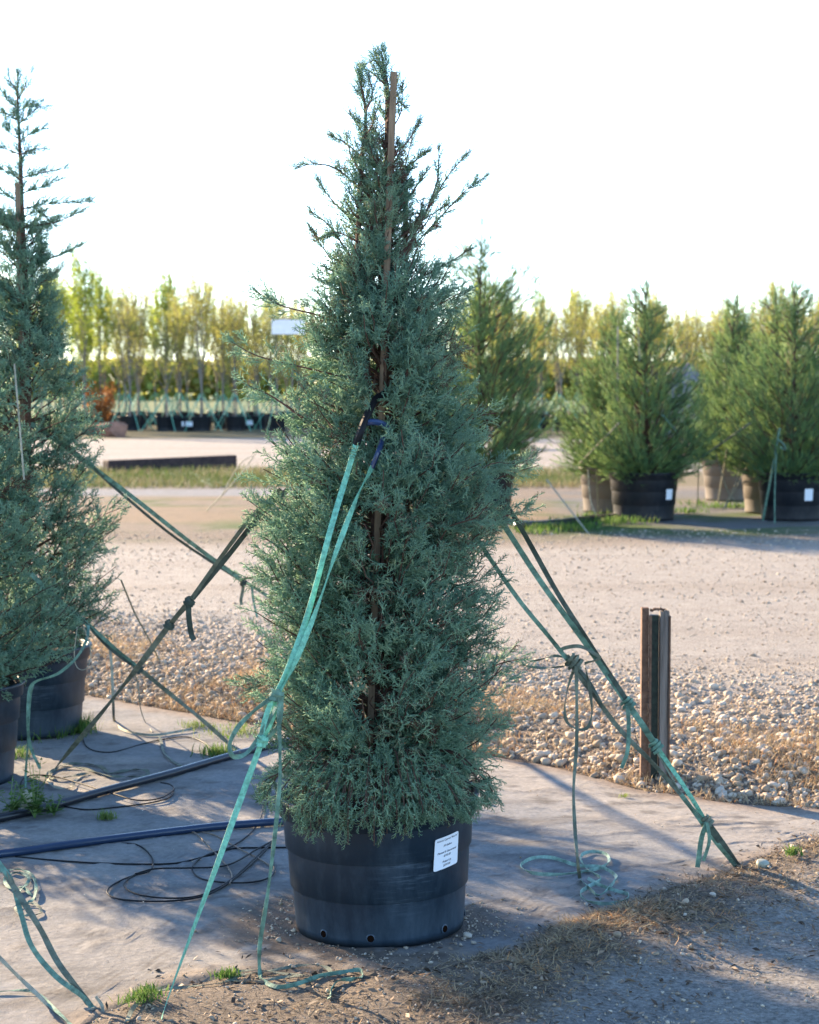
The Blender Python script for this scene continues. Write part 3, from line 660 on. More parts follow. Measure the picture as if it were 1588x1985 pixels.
tD, bD = bg_tree(1248, 1012, 0, 'bushy cypress in the black pot with a white label, right of the main tree', (1, 1), 0.4, [((1197,1198),780,632),((1240,1238),700,634)], (-.83, (.12, .14)))
tD2, bD2 = bg_tree(1186, 997, 1, 'sunlit cypress half hidden behind the bushy one, its pot lit on the left', (.95, .9), 2.0)
tC, bC = bg_tree(930, 1012, 2, 'feathery cypress directly behind the right side of the main tree', (1.15, 1.08), 1.0)
tE, bE = bg_tree(1426, 966, 1, 'cypress with the farthest pot, seen between the two labelled pots', (.92, 1.02), 4.1)
tE2, bE2 = bg_tree(1418, 974, 0, 'yellow green cypress standing behind and left of the right-hand labelled pot', (.9, .95), 5.3)
tF, bF = bg_tree(1500, 999, 1, 'cypress just behind the right-hand labelled pot, its pot lit at the left', (.95, .98), 3.2)
tG, bG = bg_tree(1535, 1012, 0, 'cypress in the labelled pot at the right edge of the picture', (.98, 1.0), 3.6, [], (-1.25, (.12, .16)))

# ------------------------------------------------------------------ far rows of young trees
def leafy_variant(seed, hgt, leaves, mt, spreadr, lsize=.075, stem=1.55):
    r = np.random.default_rng(seed); w = MB(); P_, D_, S_, T_ = [], [], [], []
    tr = spline([(0, 0, .5), (r.normal()*.04, r.normal()*.04, stem), (r.normal()*.1, r.normal()*.1, hgt*.65), (r.normal()*.12, r.normal()*.12, hgt)], 5); w.tube(tr, np.linspace(.05, .008, len(tr)), 5, False)
    paths = [tr[len(tr)//3:]]
    for k in range(22):
        a = k*2.4+r.normal()*.3; z0 = stem+(hgt-stem)*.6*(k/22)+r.uniform(0, .1); L = (hgt-z0)*r.uniform(.55, .95); rr = spreadr*r.uniform(.5, 1.1)*(1-.4*k/22)
        q = spline([(0, 0, z0), (rr*.7*math.cos(a), rr*.7*math.sin(a), z0+L*.4), (rr*math.cos(a), rr*math.sin(a), z0+L)], 4); w.tube(q, np.linspace(.018, .004, len(q)), 3, False); paths.append(q)
        for j in range(3):
            t = r.uniform(.3, .8); p = q[int(t*(len(q)-1))]; a2 = a+r.normal()*1.2; q2 = spline([p, p+np.array([.2*math.cos(a2), .2*math.sin(a2), .25]), p+np.array([.3*math.cos(a2), .3*math.sin(a2), r.uniform(.5, .8)])], 3)
            w.tube(q2, np.linspace(.007, .002, len(q2)), 3, False); paths.append(q2)
    V = []; T = []
    for k in range(leaves):
        q = paths[int(r.integers(len(paths)))]; f = r.uniform(.1, 1)**.8*(len(q)-1.001); i = int(f); p = q[i]*(1-f+i)+q[i+1]*(f-i)+r.normal(size=3)*.05
        u = r.normal(size=3); u /= np.linalg.norm(u); v = np.cross(u, r.normal(size=3)); v /= np.linalg.norm(v); s = lsize*r.uniform(.6, 1.2)
        V += [p-u*s*.5, p+v*s*.3, p+u*s*.5, p-v*s*.3]; t = r.uniform(); T += [t]*4
    me = npmesh('crown', np.array(V), np.arange(len(V)).reshape(-1, 4), 4, mt, {'tint': ('FLOAT', np.array(T))})
    return me, pymesh('trunk', w.V, w.Fc, M['grey_bark'])
FARV = [leafy_variant(51, 6.3, 3600, M['olive'], .80, .085), leafy_variant(52, 5.9, 3000, M['olive'], .9, .085), leafy_variant(53, 6.6, 4200, M['green'], .65, .09), leafy_variant(54, 5.8, 2200, M['olive'], .85, .08), leafy_variant(55, 7.3, 2600, M['green'], .45, .09)]
sb = MB()
for a in (.4, 1.9, 3.5, 5.0):
    sb.tube([(0, 0, 1.45), (1.0*math.cos(a), 1.0*math.sin(a), .02)], .016, 3, False)
GUY = pymesh('guy_straps', sb.V, sb.Fc, M['strap_new'])
rf = np.random.default_rng(9); cnt = 0
FARL = {0: 'olive leaved young tree in the far rows, %s of the main tree', 1: 'fresh green young tree in the far rows, %s of the main tree'}
for ri, Yr in enumerate((74.0, 77.2, 80.6, 84.0, 87.5)):
    x = -17.0+ri*.5
    while x < 18:
        px = CX+F*x/Yr
        green = px < 235 or (rf.uniform() < .15)
        v = (2 if rf.uniform() < .7 else 4) if green else int(rf.choice([0, 1, 3, 0, 1]))
        skip = 610 < px < 880
        if not skip:
            t = thing('young_tree', FARL[1 if v in (2, 4) else 0] % ('left' if px < 745 else 'right'), 'tree', (x, Yr+rf.uniform(-.3, .3), 0), ('fresh green' if v in (2, 4) else 'olive')+' trees in the far rows, '+('left' if px < 745 else 'right'), rf.uniform(0, 6))
            s = rf.uniform(.80, 1.0)*(1.04 if px < 480 else .96); t.scale = (1, 1, 1)
            a, b2 = link('crown', FARV[v][0], t), link('trunk', FARV[v][1], t)
            sz = s*rf.uniform(.90, 1.16); a.scale = b2.scale = (s, s, sz)
            link('pot', POT_FAR, t); link('guy_straps', GUY, t); cnt += 1
        x += rf.uniform(1.25, 1.75)
print('far trees', cnt)
# labels on the two nearest far pots
for px, y in ((345, 836), (462, 833)):
    g = G(px, y+1)
    t = thing('nursery_pot', 'wide black pot with white labels before the far row, %s' % ('the left one' if px == 345 else 'the right one'), 'plant pot', (g[0], g[1], 0))
    p = link('pot', POT_FAR, t); p.scale = (1.75, 1.3, .92)
    V = []
    for (u0, u1) in ((.22, .30), (.36, .62)):
        V += [(u0, -.60 + .25*u0**2, .22), (u1, -.60+.25*u1**2, .22), (u1, -.62+.25*u1**2, .40), (u0, -.62+.25*u0**2, .40)]
    link('label', pymesh('label', V, [(0,1,2,3),(4,5,6,7)], M['paper']), t)
# orange shrub
v = Crown(61); r = v.r
g = G(168, 838); sh = thing('rust_leaved_shrub', 'shrub with rusty orange leaves beside the far rows', 'shrub', (g[0], g[1]+3, 0))
w = MB(); V = []; T = []
for k in range(26):
    a = k*2.4; q = spline([(0, 0, .1), (.35*math.cos(a), .35*math.sin(a), .9), (.75*math.cos(a)*r.uniform(.5, 1), .75*math.sin(a), r.uniform(1.1, 2.0))], 4); w.tube(q, np.linspace(.02, .005, len(q)), 3, False)
    for j in range(70):
        f = r.uniform(.3, 1)*(len(q)-1.001); i = int(f); p = q[i]+r.normal(size=3)*.13; u = r.normal(size=3); u /= np.linalg.norm(u); vv = np.cross(u, r.normal(size=3)); vv /= np.linalg.norm(vv)
        V += [p-u*.05, p+vv*.035, p+u*.05, p-vv*.035]; T += [r.uniform()]*4
link('crown', npmesh('crown', np.array(V), np.arange(len(V)).reshape(-1, 4), 4, M['orange'], {'tint': ('FLOAT', np.array(T))}), sh); w.build('trunk', M['bark'], sh)
# far wood and field edge
rw = np.random.default_rng(70); V = []; T = []
nn = 22000; xw = rw.uniform(-90, 90, nn); zw = rw.uniform(0, 1, nn)**.7*(3.2+1.6*fnoise(xw, xw*0, .12, 71)); yw = 200+rw.uniform(-4, 4, nn)
p = np.stack([xw, yw, zw], 1); u = rw.normal(size=(nn, 3)); u /= np.linalg.norm(u, axis=1)[:, None]; vv = np.cross(u, rw.normal(size=(nn, 3))); vv /= np.linalg.norm(vv, axis=1)[:, None]
V = np.stack([p-u*.5, p+vv*.36, p+u*.5, p-vv*.36], 1).reshape(-1, 3); T = np.repeat(rw.uniform(0, 1, nn), 4)
tag(link('distant_wood', npmesh('distant_wood', V, np.arange(len(V)).reshape(-1, 4), 4, M['olive'], {'tint': ('FLOAT', T)})), 'low wood along the horizon behind the far rows', 'wood', kind='stuff')

# gravel heap, boulders, timber, sign
def heap(name, cxp, cyp, w_, d_, h_, m, seed, lab, cat, kind=None, n=40):
    g = G(cxp, cyp); u = np.linspace(-1, 1, n); U, Vv = np.meshgrid(u, u); rr = np.hypot(U, Vv)
    Z = h_*np.cos(np.clip(rr, 0, 1)*math.pi/2)**1.4*(.75+.5*fnoise(U*2+seed, Vv*2, 1.2, seed)); Z = np.where(rr > 1, -.1, Z)
    ii = np.arange(n*n).reshape(n, n); Fq = np.stack([ii[:-1,:-1], ii[:-1,1:], ii[1:,1:], ii[1:,:-1]], -1).reshape(-1, 4)
    o = link(name, npmesh(name, np.stack([U*w_/2, Vv*d_/2, Z], -1).reshape(-1, 3), Fq, 4, m, None, True)); o.location = (g[0], g[1], 0); tag(o, lab, cat, kind=kind); return o
M['heapmat'] = mat('pale_gravel_heap', (.20,.19,.19), .95, .4, 3, .8, 6)
heap('gravel_heap', 1330, 845, 4.2, 4.0, 2.5, M['heapmat'], 5, 'pale gravel heap between the bushy cypresses', 'gravel heap', kind='structure')
def boulder(px, py, w_, h_, seed, lab):
    r = np.random.default_rng(seed); import bmesh
    bm = bmesh.new(); bmesh.ops.create_icosphere(bm, subdivisions=2, radius=1)
    dirs = r.normal(size=(9, 3)); dirs /= np.linalg.norm(dirs, axis=1)[:, None]
    for v in bm.verts:
        for d_ in dirs:
            k = v.co.dot(Vector(d_)); 
            if k > .68: v.co -= Vector(d_)*(k-.68)
        v.co.x *= w_/1.5; v.co.y *= w_/1.8; v.co.z *= h_/1.35
    me = bpy.data.meshes.new('boulder'); bm.to_mesh(me); bm.free(); me.materials.append(M['sandstone'])
    g = G(px, py); o = link('boulder', me); o.location = (g[0], g[1], h_*.40); tag(o, lab, 'boulder', 'sandstone boulders by the far road'); return o
boulder(221, 849, .95, .55, 3, 'reddish angular boulder at the right end of the pair by the far road')
boulder(196, 846, .9, .50, 4, 'paler reddish boulder beside foliage, left of the angular one')
a_, b_ = G(205, 918), G(454, 911); cen = (a_+b_)/2; L = np.linalg.norm(b_-a_); ang = math.atan2(b_[1]-a_[1], b_[0]-a_[0])
o = MB().box((0, 0, .15), (L, .30, .30)).build('timber_beam', M['beam']); o.location = (cen[0], cen[1], 0); o.rotation_euler = (0, math.radians(-1), ang)
md = o.modifiers.new('bevel', 'BEVEL'); md.width = .02; tag(o, 'long dark timber beam lying on the ground across the road', 'timber beam')
g = G(568, 850); Yg = 62.0
s_ = thing('sign', 'blank white sign on a thin post behind the main tree', 'sign', (P(548, 700, Yg)[0], Yg, 0))
p0, p1 = P(527, 648, Yg), P(592, 619, Yg)
MB().box(((p0+p1)/2), (abs(p1[0]-p0[0]), .03, abs(p1[2]-p0[2]))).build('panel', M['white'], s_, loc=True)
MB().box((p0[0]+.64, Yg+.04, 1.2+0), (.05, .05, 2.6)).build('post', M['greywood'], s_, loc=True)
MB().box(((p0[0]+p1[0])/2, Yg-.002, p1[2]+.01), (abs(p1[0]-p0[0])+.03, .04, .03)).build('frame', M['greywood'], s_, loc=True)

# ------------------------------------------------------------------ straps
def ribbon(mb, pts, w=.020, th=.0016, twist=0.0, tw0=0.0, per=6, wv=.0, flat=False, seed=0):
    q = spline(pts, per); n = len(q); T = np.gradient(q, axis=0); T /= np.linalg.norm(T, axis=1)[:, None]+1e-9
    r = np.random.default_rng(seed+n)
    ph = r.uniform(0, 6); Vs = []
    for i in range(n):
        ref = np.array([0, 0, 1.]) if flat else np.array([0, 1., 0])
        s = np.cross(T[i], ref); 
        if np.linalg.norm(s) < .2: s = np.cross(T[i], np.array([1., 0, 0]))
        s /= np.linalg.norm(s); nrm = np.cross(s, T[i]); a = tw0+twist*i/(n-1)+wv*math.sin(i*.55+ph)
        s2 = math.cos(a)*s+math.sin(a)*nrm; n2 = np.cross(s2, T[i])
        for (u, v) in ((-1, -1), (1, -1), (1, 1), (-1, 1)): Vs.append(q[i]+s2*u*w/2+n2*v*th/2)
    Fs = [(i*4+k, i*4+(k+1) % 4, (i+1)*4+(k+1) % 4, (i+1)*4+k) for i in range(n-1) for k in range(4)]+[(3, 2, 1, 0), tuple((n-1)*4+k for k in range(4))]
    mb.add(Vs, Fs); return mb
def part_ribbon(parent, name, pts, m, **k): return ribbon(MB(), pts, **k).build(name, m, parent, loc=True)
def knot(parent, c, ax, m, r=.013, turns=2.6, L=.028):
    ax = np.asarray(ax, float); ax /= np.linalg.norm(ax); u = np.cross(ax, (.2, 1, .1)); u /= np.linalg.norm(u); v = np.cross(ax, u)
    n = int(turns*8); pts = [np.asarray(c)+ax*L*(t/(n)-.5)+ (r*(1+.25*math.sin(t*1.7)))*(math.cos(t*2*math.pi/8)*u+math.sin(t*2*math.pi/8)*v) for t in range(n+1)]
    b = MB(); ribbon(b, pts, w=.012, th=.003, per=2, wv=.4); b.tube([np.asarray(c)-ax*L*.7, np.asarray(c)+ax*L*.7], [.009, .009], 6); return b.build('knot', m, parent, loc=True)
def pts_on(l, dz=.004): return [on(x, y, dz+.002*(i % 3)) for i, (x, y) in enumerate(l)]

# 1 bright mint strap at the front of the main tree
anc = on(320, 1978); Ya = anc[1]
s1 = thing('guy_strap', 'bright mint green strap with a big bow in front of the main tree', 'strap', anc, 'guy straps holding the trees')
YK = 6.05
part_ribbon(s1, 'webbing', [P(690,862,6.38),P(668,935,6.33),P(640,1030,6.23),P(600,1180,6.14),P(565,1280,6.08),P(536,1346,YK)], M['strap_new'], w=.019, wv=.35, tw0=.2)
part_ribbon(s1, 'webbing', [P(722,905,6.40),P(695,958,6.33),P(655,1060,6.22),P(618,1170,6.14),P(572,1285,6.08),P(540,1348,YK)], M['strap_new'], w=.019, wv=.5, tw0=.9)
part_ribbon(s1, 'webbing', [P(540,1348,YK),P(528,1390,YK-.01),P(508,1435,YK-.02)], M['strap_new'], w=.02, tw0=.2)
part_ribbon(s1, 'webbing', [P(530,1348,YK-.01),P(514,1395,YK-.02),P(505,1437,YK-.03)], M['strap_new'], w=.018, tw0=-.4)
part_ribbon(s1, 'webbing', [P(546,1350,YK),P(542,1400,YK-.01),P(522,1428,YK-.02),P(510,1440,YK-.02)], M['strap_mid'], w=.016, tw0=.6)
part_ribbon(s1, 'webbing', [P(508,1437,YK-.02),P(470,1540,6.0),P(425,1665,5.93),P(375,1800,5.86),anc+np.array([0,0,.03]),anc+np.array([-.01,-.01,-.03])], M['strap_new'], w=.019, twist=2.6, tw0=-.5)
part_ribbon(s1, 'loop', [P(535,1348,YK-.01),P(500,1372,YK-.04),P(465,1405,YK-.07),P(446,1440,YK-.08),P(452,1466,YK-.08),P(478,1460,YK-.06),P(505,1425,YK-.03),P(535,1370,YK-.02)], M['strap_mid'], w=.015, wv=.5, tw0=.4)
knot(s1, P(536,1348,YK-.01), (.45,.0,1), M['strap_mid'], r=.017); knot(s1, P(508,1437,YK-.03), (.4,0,1), M['strap_new'], r=.014)
part_ribbon(s1, 'loose_end', [P(541,1352,YK-.02),P(541,1400,YK-.02),P(543,1500,YK-.02),P(534,1610,YK-.02),P(518,1740,YK-.01),P(504,1830,YK),P(504,1885,6.06)]+pts_on([(514,1915),(540,1928),(575,1925),(620,1905),(665,1893),(697,1892),(701,1903),(685,1914),(658,1918),(643,1932),(638,1953)], .008), M['strap_mid'], w=.014, wv=.5, tw0=.5)
# rubber sleeves round the stem
h1 = MB(); h1.tube(spline([P(743,764,by-.12),P(728,775,by-.18),P(712,805,by-.25),P(700,835,by-.30),P(690,862,6.39)], 5), .0125, 8)
h1.build('hose_sleeve', M['tube'], s1, loc=True)
h1 = MB(); h1.tube(spline([P(700,822,by-.26),P(722,818,by-.27),P(742,822,by-.24),P(752,832,by-.14)], 5), .011, 8); h1.build('hose_sleeve', M['hose_blue'], s1, loc=True)
h1 = MB(); h1.tube(spline([P(742,850,by-.20),P(735,872,by-.27),P(721,907,6.405)], 5), .009, 8); h1.build('hose_sleeve', M['hose_blue'], s1, loc=True)

# 2 old strap lying on the dirt below
s2 = thing('loose_strap', 'brown grey strap coiled flat on the dirt below the main pot', 'strap', on(500, 1900))
part_ribbon(s2, 'webbing', pts_on([(246,1990),(262,1960),(300,1930),(360,1915),(430,1908),(470,1893),(520,1884),(590,1874),(628,1878),(640,1892),(612,1906),(560,1908),(500,1912),(455,1905),(448,1890),(500,1882),(560,1895),(600,1905)], .006), M['strap_pale'] if 0 else M['strap_old'], w=.014, flat=True, wv=.4)

# 3 left back strap of the main tree
a3, b3 = (735, 800), (75, 1527)
s3 = thing('guy_strap', 'dark olive strap from the left side of the main tree to the left pots', 'strap', on(75, 1527), 'guy straps holding the trees')
Y3a, Y3b = by, on(75, 1527)[1]
part_ribbon(s3, 'webbing', lineP(a3, Y3a, b3, Y3b, [(560,948),(512,990),(440,1080),(374,1160)]), M['strap_dark'], w=.02, wv=.3)
part_ribbon(s3, 'webbing', lineP(a3, Y3a, b3, Y3b, [(545,948),(488,1002),(425,1085),(370,1162)]), M['strap_old'], w=.016, wv=.3)
part_ribbon(s3, 'webbing', lineP(a3, Y3a, b3, Y3b, [(374,1160),(330,1210),(270,1290),(200,1378),(130,1462),(76,1528)]), M['strap_old'], w=.024, wv=.5, twist=1.2)
for kp in ((368,1166),(329,1211)): knot(s3, lineP(a3, Y3a, b3, Y3b, [kp])[0], (-.6,.3,-.7), M['strap_dark'], r=.015)
q_ = lineP(a3, Y3a, b3, Y3b, [(366,1166)])[0]; part_ribbon(s3, 'loose_end', [q_, q_+np.array([0,0,-.06]), q_+np.array([.008,.01,-.13]), q_+np.array([.02,0,-.155])], M['strap_dark'], w=.022, tw0=.2)

# 4 strap from the tall left cypress running behind the main tree
e4 = G(760, 1320, .05); a4, b4 = (52, 815), (760, 1320)
s4 = thing('guy_strap', 'doubled green strap slanting from the tall left cypress behind the main tree', 'strap', (e4[0], e4[1], .05), 'guy straps holding the trees')
part_ribbon(s4, 'webbing', lineP(a4, baseB[1], b4, e4[1], [(52,815),(128,868),(250,958),(370,1052),(474,1128)]), M['strap_mid'], w=.024, wv=.2)
part_ribbon(s4, 'webbing', lineP(a4, baseB[1], b4, e4[1], [(52,822),(135,868),(228,950),(340,1042),(474,1130)]), M['strap_dark'], w=.016, wv=.3)
part_ribbon(s4, 'webbing', lineP(a4, baseB[1], b4, e4[1], [(474,1128),(500,1143),(600,1210),(760,1320)]), M['strap_mid'], w=.02, wv=.3)
q_ = lineP(a4, baseB[1], b4, e4[1], [(472,1130)])[0]; knot(s4, q_, (.7,0,-.5), M['strap_dark'], r=.018)
part_ribbon(s4, 'loose_end', [q_, q_+np.array([-.005,0,-.05]), q_+np.array([-.015,0,-.10]), q_+np.array([-.01,0,-.13])], M['strap_old'], w=.02, tw0=.4)
part_ribbon(s4, 'loose_end', [q_+np.array([.05,0,-.02]), q_+np.array([.055,0,-.08]), q_+np.array([.07,0,-.16]), q_+np.array([.08,0,-.2])], M['strap_mid'], w=.016, tw0=.8)

# 5 strap from the near left cypress
e5 = on(442, 1440); a5, b5 = (-95, 985), (442, 1440)
s5 = thing('guy_strap', 'olive strap with hanging loops running from the near left cypress to the thick pipe', 'strap', e5, 'guy straps holding the trees')
l5 = lambda pts: lineP((100,1150), baseA[1]+.02, b5, e5[1], pts)
part_ribbon(s5, 'webbing', l5([(60,1112),(110,1160),(178,1218),(230,1264),(272,1298)]), M['strap_mid'], w=.022, wv=.3)
part_ribbon(s5, 'webbing', l5([(150,1190),(200,1245),(240,1278),(272,1300)]), M['strap_dark'], w=.014, wv=.5)
part_ribbon(s5, 'webbing', l5([(270,1296),(330,1345),(388,1392),(442,1440)]), M['strap_old'], w=.022, wv=.5, twist=1)
knot(s5, l5([(270,1297)])[0], (.7,0,-.6), M['strap_dark'], r=.016)
Yq = baseA[1]+.35
part_ribbon(s5, 'loose_end', [P(213,1250,Yq),P(217,1300,Yq),P(220,1370,Yq+.1)]+pts_on([(222,1398),(236,1415),(262,1424),(300,1426),(345,1420),(372,1416)], .006), M['strap_pale'], w=.014, tw0=.6)
part_ribbon(s5, 'loop', [P(172,1212,9.2),P(168,1240,9.1),P(148,1275,9.0),P(112,1306,8.95),P(68,1322,8.9),P(56,1345,8.9),P(54,1400,8.9),P(60,1450,8.95),P(78,1490,8.95)], M['strap_mid'], w=.014, tw0=.5, wv=.3)
part_ribbon(s5, 'loop', [P(66,1322,8.92),P(58,1360,8.92),P(54,1440,8.95),P(50,1500,8.98),on(50,1527)], M['strap_mid'], w=.012, tw0=.9, wv=.3)
t_ = MB(); t_.tube(spline([P(150,1215,9.0),P(144,1270,9.0),P(150,1294,9.0),P(164,1298,9.0),P(174,1285,9.0),P(175,1255,9.0),P(162,1215,9.0)], 5), .0022, 5); t_.build('thin_loop', M['strap_pale'], s5, loc=True)
t_ = MB(); t_.tube(spline([P(258,1290,9.6),P(268,1330,9.7),P(272,1370,9.8),on(282,1400),on(295,1418)], 5), .0028, 5); t_.build('thin_cord', M['strap_pale'], s5, loc=True)
s5b = thing('rope', 'thin pale cord slanting down to the gravel bank behind the crossed straps', 'cord', G(318, 1300, .05))
t_ = MB(); t_.tube(lineP((235,1125), 10.6, (318,1300), G(318,1300,.05)[1], [(235,1125),(262,1190),(290,1240),(318,1300)]), .005, 5); t_.build('cord', M['strap_old'], s5b, loc=True)

# 6, 7 right straps of the main tree
anr = on(1426, 1678)
def lR(a, Yq0, pts): return lineP(a, Yq0, (1426,1678), anr[1], pts)
s6 = thing('guy_strap', 'lower olive strap right of the main tree with a tail coiled on the cloth', 'strap', anr, 'guy straps holding the trees')
a6 = (820, 900)
part_ribbon(s6, 'webbing', lR(a6, by, [(900,1005),(955,1090),(1010,1168),(1066,1236),(1104,1284)]), M['strap_mid'], w=.016, wv=.4)
part_ribbon(s6, 'webbing', lR(a6, by, [(1104,1284),(1150,1345),(1200,1412),(1268,1482),(1320,1540)]), M['strap_old'], w=.018, wv=.6)
part_ribbon(s6, 'webbing', lR(a6, by, [(1110,1284),(1142,1322),(1168,1370)]), M['strap_dark'], w=.016, tw0=.6)
part_ribbon(s6, 'webbing', lR(a6, by, [(1320,1540),(1352,1582),(1388,1632),(1426,1678)]), M['strap_mid'], w=.018, wv=.5)
K1 = lR(a6, by, [(1112,1284)])[0]
knot(s6, K1, (.6,0,-.6), M['strap_old'], r=.024, L=.05)
x6 = lambda dx, dz, dy=0: K1+np.array([dx/500, dy, dz/500])
part_ribbon(s6, 'loop', [x6(0,0),x6(-30,12),x6(-62,5),x6(-95,-3),x6(-60,-10),x6(-25,-8),x6(0,-3)], M['strap_old'], w=.014, wv=.6, flat=True)
part_ribbon(s6, 'loop', [x6(0,4),x6(-24,22),x6(8,30),x6(34,18),x6(48,6,.02),x6(20,-2)], M['strap_old'], w=.014, wv=.6, tw0=.5)
part_ribbon(s6, 'loop', [x6(2,-8),x6(-12,-55),x6(-15,-100),x6(0,-120),x6(24,-122),x6(34,-95),x6(30,-50),x6(22,-10)], M['strap_old'], w=.012, wv=.5, tw0=.9)
Yk = K1[1]-.02
part_ribbon(s6, 'loose_end', [K1+np.array([.008,-.02,-.01]),P(1118,1350,Yk),P(1118,1440,Yk-.03),P(1112,1530,Yk-.1),P(1115,1610,Yk-.2),P(1120,1670,Yk-.28),on(1124,1705,.01)], M['strap_old'], w=.013, wv=.5, tw0=.3)
part_ribbon(s6, 'coil', pts_on([(1124,1705),(1150,1732),(1165,1738),(1190,1712),(1193,1700),(1165,1685),(1120,1680),(1070,1666),(1032,1668),(1010,1680),(1030,1695),(1080,1699),(1140,1690),(1178,1678),(1175,1660),(1145,1653),(1125,1665),(1140,1690),(1165,1705),(1140,1722),(1125,1735),(1140,1748),(1180,1754),(1212,1747),(1218,1735),(1190,1728),(1160,1718),(1140,1704)], .008), M['strap_coil'], w=.014, wv=.5, tw0=1.2, flat=True)
s7 = thing('guy_strap', 'upper green doubled strap right of the main tree, knotted three times on its way down', 'strap', anr+np.array([.01,0,0]), 'guy straps holding the trees')
a7 = (860, 830)
part_ribbon(s7, 'webbing', lR(a7, by, [(930,945),(985,1030),(1050,1130),(1130,1240),(1212,1358)]), M['strap_mid'], w=.02, wv=.25)
part_ribbon(s7, 'webbing', lR(a7, by, [(940,920),(1002,1010),(1080,1148),(1150,1258),(1217,1360)]), M['strap_dark'], w=.018, wv=.4)
part_ribbon(s7, 'webbing', lR(a7, by, [(1215,1362),(1242,1400),(1272,1446)]), M['strap_mid'], w=.024, wv=.4)
part_ribbon(s7, 'webbing', lR(a7, by, [(1272,1446),(1330,1530),(1368,1592)]), M['strap_new'], w=.017, wv=.4)
part_ribbon(s7, 'webbing', lR(a7, by, [(1270,1450),(1325,1545),(1370,1594)]), M['strap_old'], w=.012, wv=.4, tw0=.8)
part_ribbon(s7, 'webbing', lR(a7, by, [(1368,1592),(1396,1630),(1430,1680)]), M['strap_dark'], w=.028, wv=.2)
for kp, m_ in (((1217,1364),'strap_mid'),((1271,1446),'strap_mid'),((1369,1592),'strap_old')): knot(s7, lR(a7, by, [kp])[0], (.5,0,-.7), M[m_], r=.019, L=.04)
k3 = lR(a7, by, [(1369,1592)])[0]-np.array([0,.02,0]); k1 = lR(a7, by, [(1216,1366)])[0]-np.array([0,.02,0])
part_ribbon(s7, 'loose_end', [k3, k3+np.array([-.02,0,-.06]), k3+np.array([-.03,0,-.14]), k3+np.array([-.035,0,-.175])], M['strap_mid'], w=.02, tw0=.2)
part_ribbon(s7, 'loose_end', [k3, k3+np.array([.01,0,-.07]), k3+np.array([-.012,0,-.15])], M['strap_mid'], w=.018, tw0=.6)
part_ribbon(s7, 'loose_end', [k1, k1+np.array([.004,0,-.08]), k1+np.array([.0,0,-.17]), k1+np.array([-.022,0,-.235])], M['strap_mid'], w=.018, tw0=.5)

# 8 straps in the bottom left corner
an8 = on(192, 1985)
s8 = thing('guy_strap', 'faded doubled strap running down to the bottom left corner, ending in a small loop', 'strap', an8, 'guy straps holding the trees')
part_ribbon(s8, 'webbing', [P(-60,1600,6.35),P(0,1676,6.2),P(24,1712,6.15),P(42,1775,6.05),P(62,1835,5.98),P(108,1892,5.9),P(165,1936,5.8),P(196,1985,5.72)], M['strap_mid'], w=.017, wv=.4, tw0=.3)
part_ribbon(s8, 'webbing', [P(10,1692,6.18),P(40,1740,6.1),P(78,1800,6.0),P(112,1865,5.92),P(152,1918,5.84),P(188,1968,5.75),an8], M['strap_old'], w=.019, wv=.4, tw0=.2)
part_ribbon(s8, 'loop', [P(186,1932,5.76),P(198,1950,5.74),P(198,1972,5.73),P(184,1985,5.72),P(168,1978,5.73),P(168,1962,5.74),P(186,1954,5.75)], M['strap_pale'], w=.010, wv=.3)
s9 = thing('loose_strap', 'pale straps crossing the bottom left corner, one lying flat along the cloth', 'strap', on(60, 1925))
part_ribbon(s9, 'webbing', [P(-40,1815,6.0),P(0,1857,5.92),P(40,1897,5.86),P(80,1935,5.8),P(125,1985,5.73),P(150,2010,5.7)], M['strap_pale'], w=.013, wv=.4)
part_ribbon(s9, 'webbing', pts_on([(-40,1926),(0,1925),(50,1924),(78,1930),(100,1955),(130,1985),(150,2010)], .006), M['strap_mid'], w=.013, flat=True, wv=.4)
s10 = thing('loose_strap', 'green strap bunched in small loops on the cloth at the left edge', 'strap', on(40, 1720))
part_ribbon(s10, 'webbing', pts_on([(-20,1694),(10,1692),(40,1690),(62,1700),(70,1720),(66,1745),(50,1752),(36,1735),(50,1722),(56,1705),(40,1695),(16,1700),(10,1714),(25,1728),(44,1725),(60,1738)], .006), M['strap_mid'], w=.013, flat=True, wv=.6)
part_ribbon(s10, 'webbing', pts_on([(32,1760),(46,1755),(66,1756),(80,1766),(74,1776),(52,1779),(36,1774),(30,1762)], .007), M['strap_old'], w=.012, flat=True, wv=.6)
s11 = thing('loose_strap', 'grey strap lying in flat loops on the cloth between the left pots and pipe', 'strap', on(190, 1500))
part_ribbon(s11, 'webbing', pts_on([(90,1510),(100,1495),(130,1484),(165,1482),(195,1488),(212,1502),(235,1497),(262,1494),(284,1497),(284,1505),(255,1508),(220,1508),(190,1500),(160,1492),(120,1490),(98,1500),(104,1512),(140,1508),(170,1500)], .006), M['strap_old'], w=.018, flat=True, wv=.5)
part_ribbon(s11, 'webbing', pts_on([(92,1512),(100,1525),(120,1532),(138,1528),(150,1512),(175,1505)], .006), M['strap_pale'], w=.014, flat=True, wv=.5)
s12 = thing('loose_strap', 'short dark strap curving across the sunlit cloth left of the bow', 'strap', on(330, 1460))
part_ribbon(s12, 'webbing', pts_on([(310,1428),(315,1450),(322,1466),(345,1484),(374,1492)], .006), M['strap_old'], w=.014, flat=True, wv=.3)

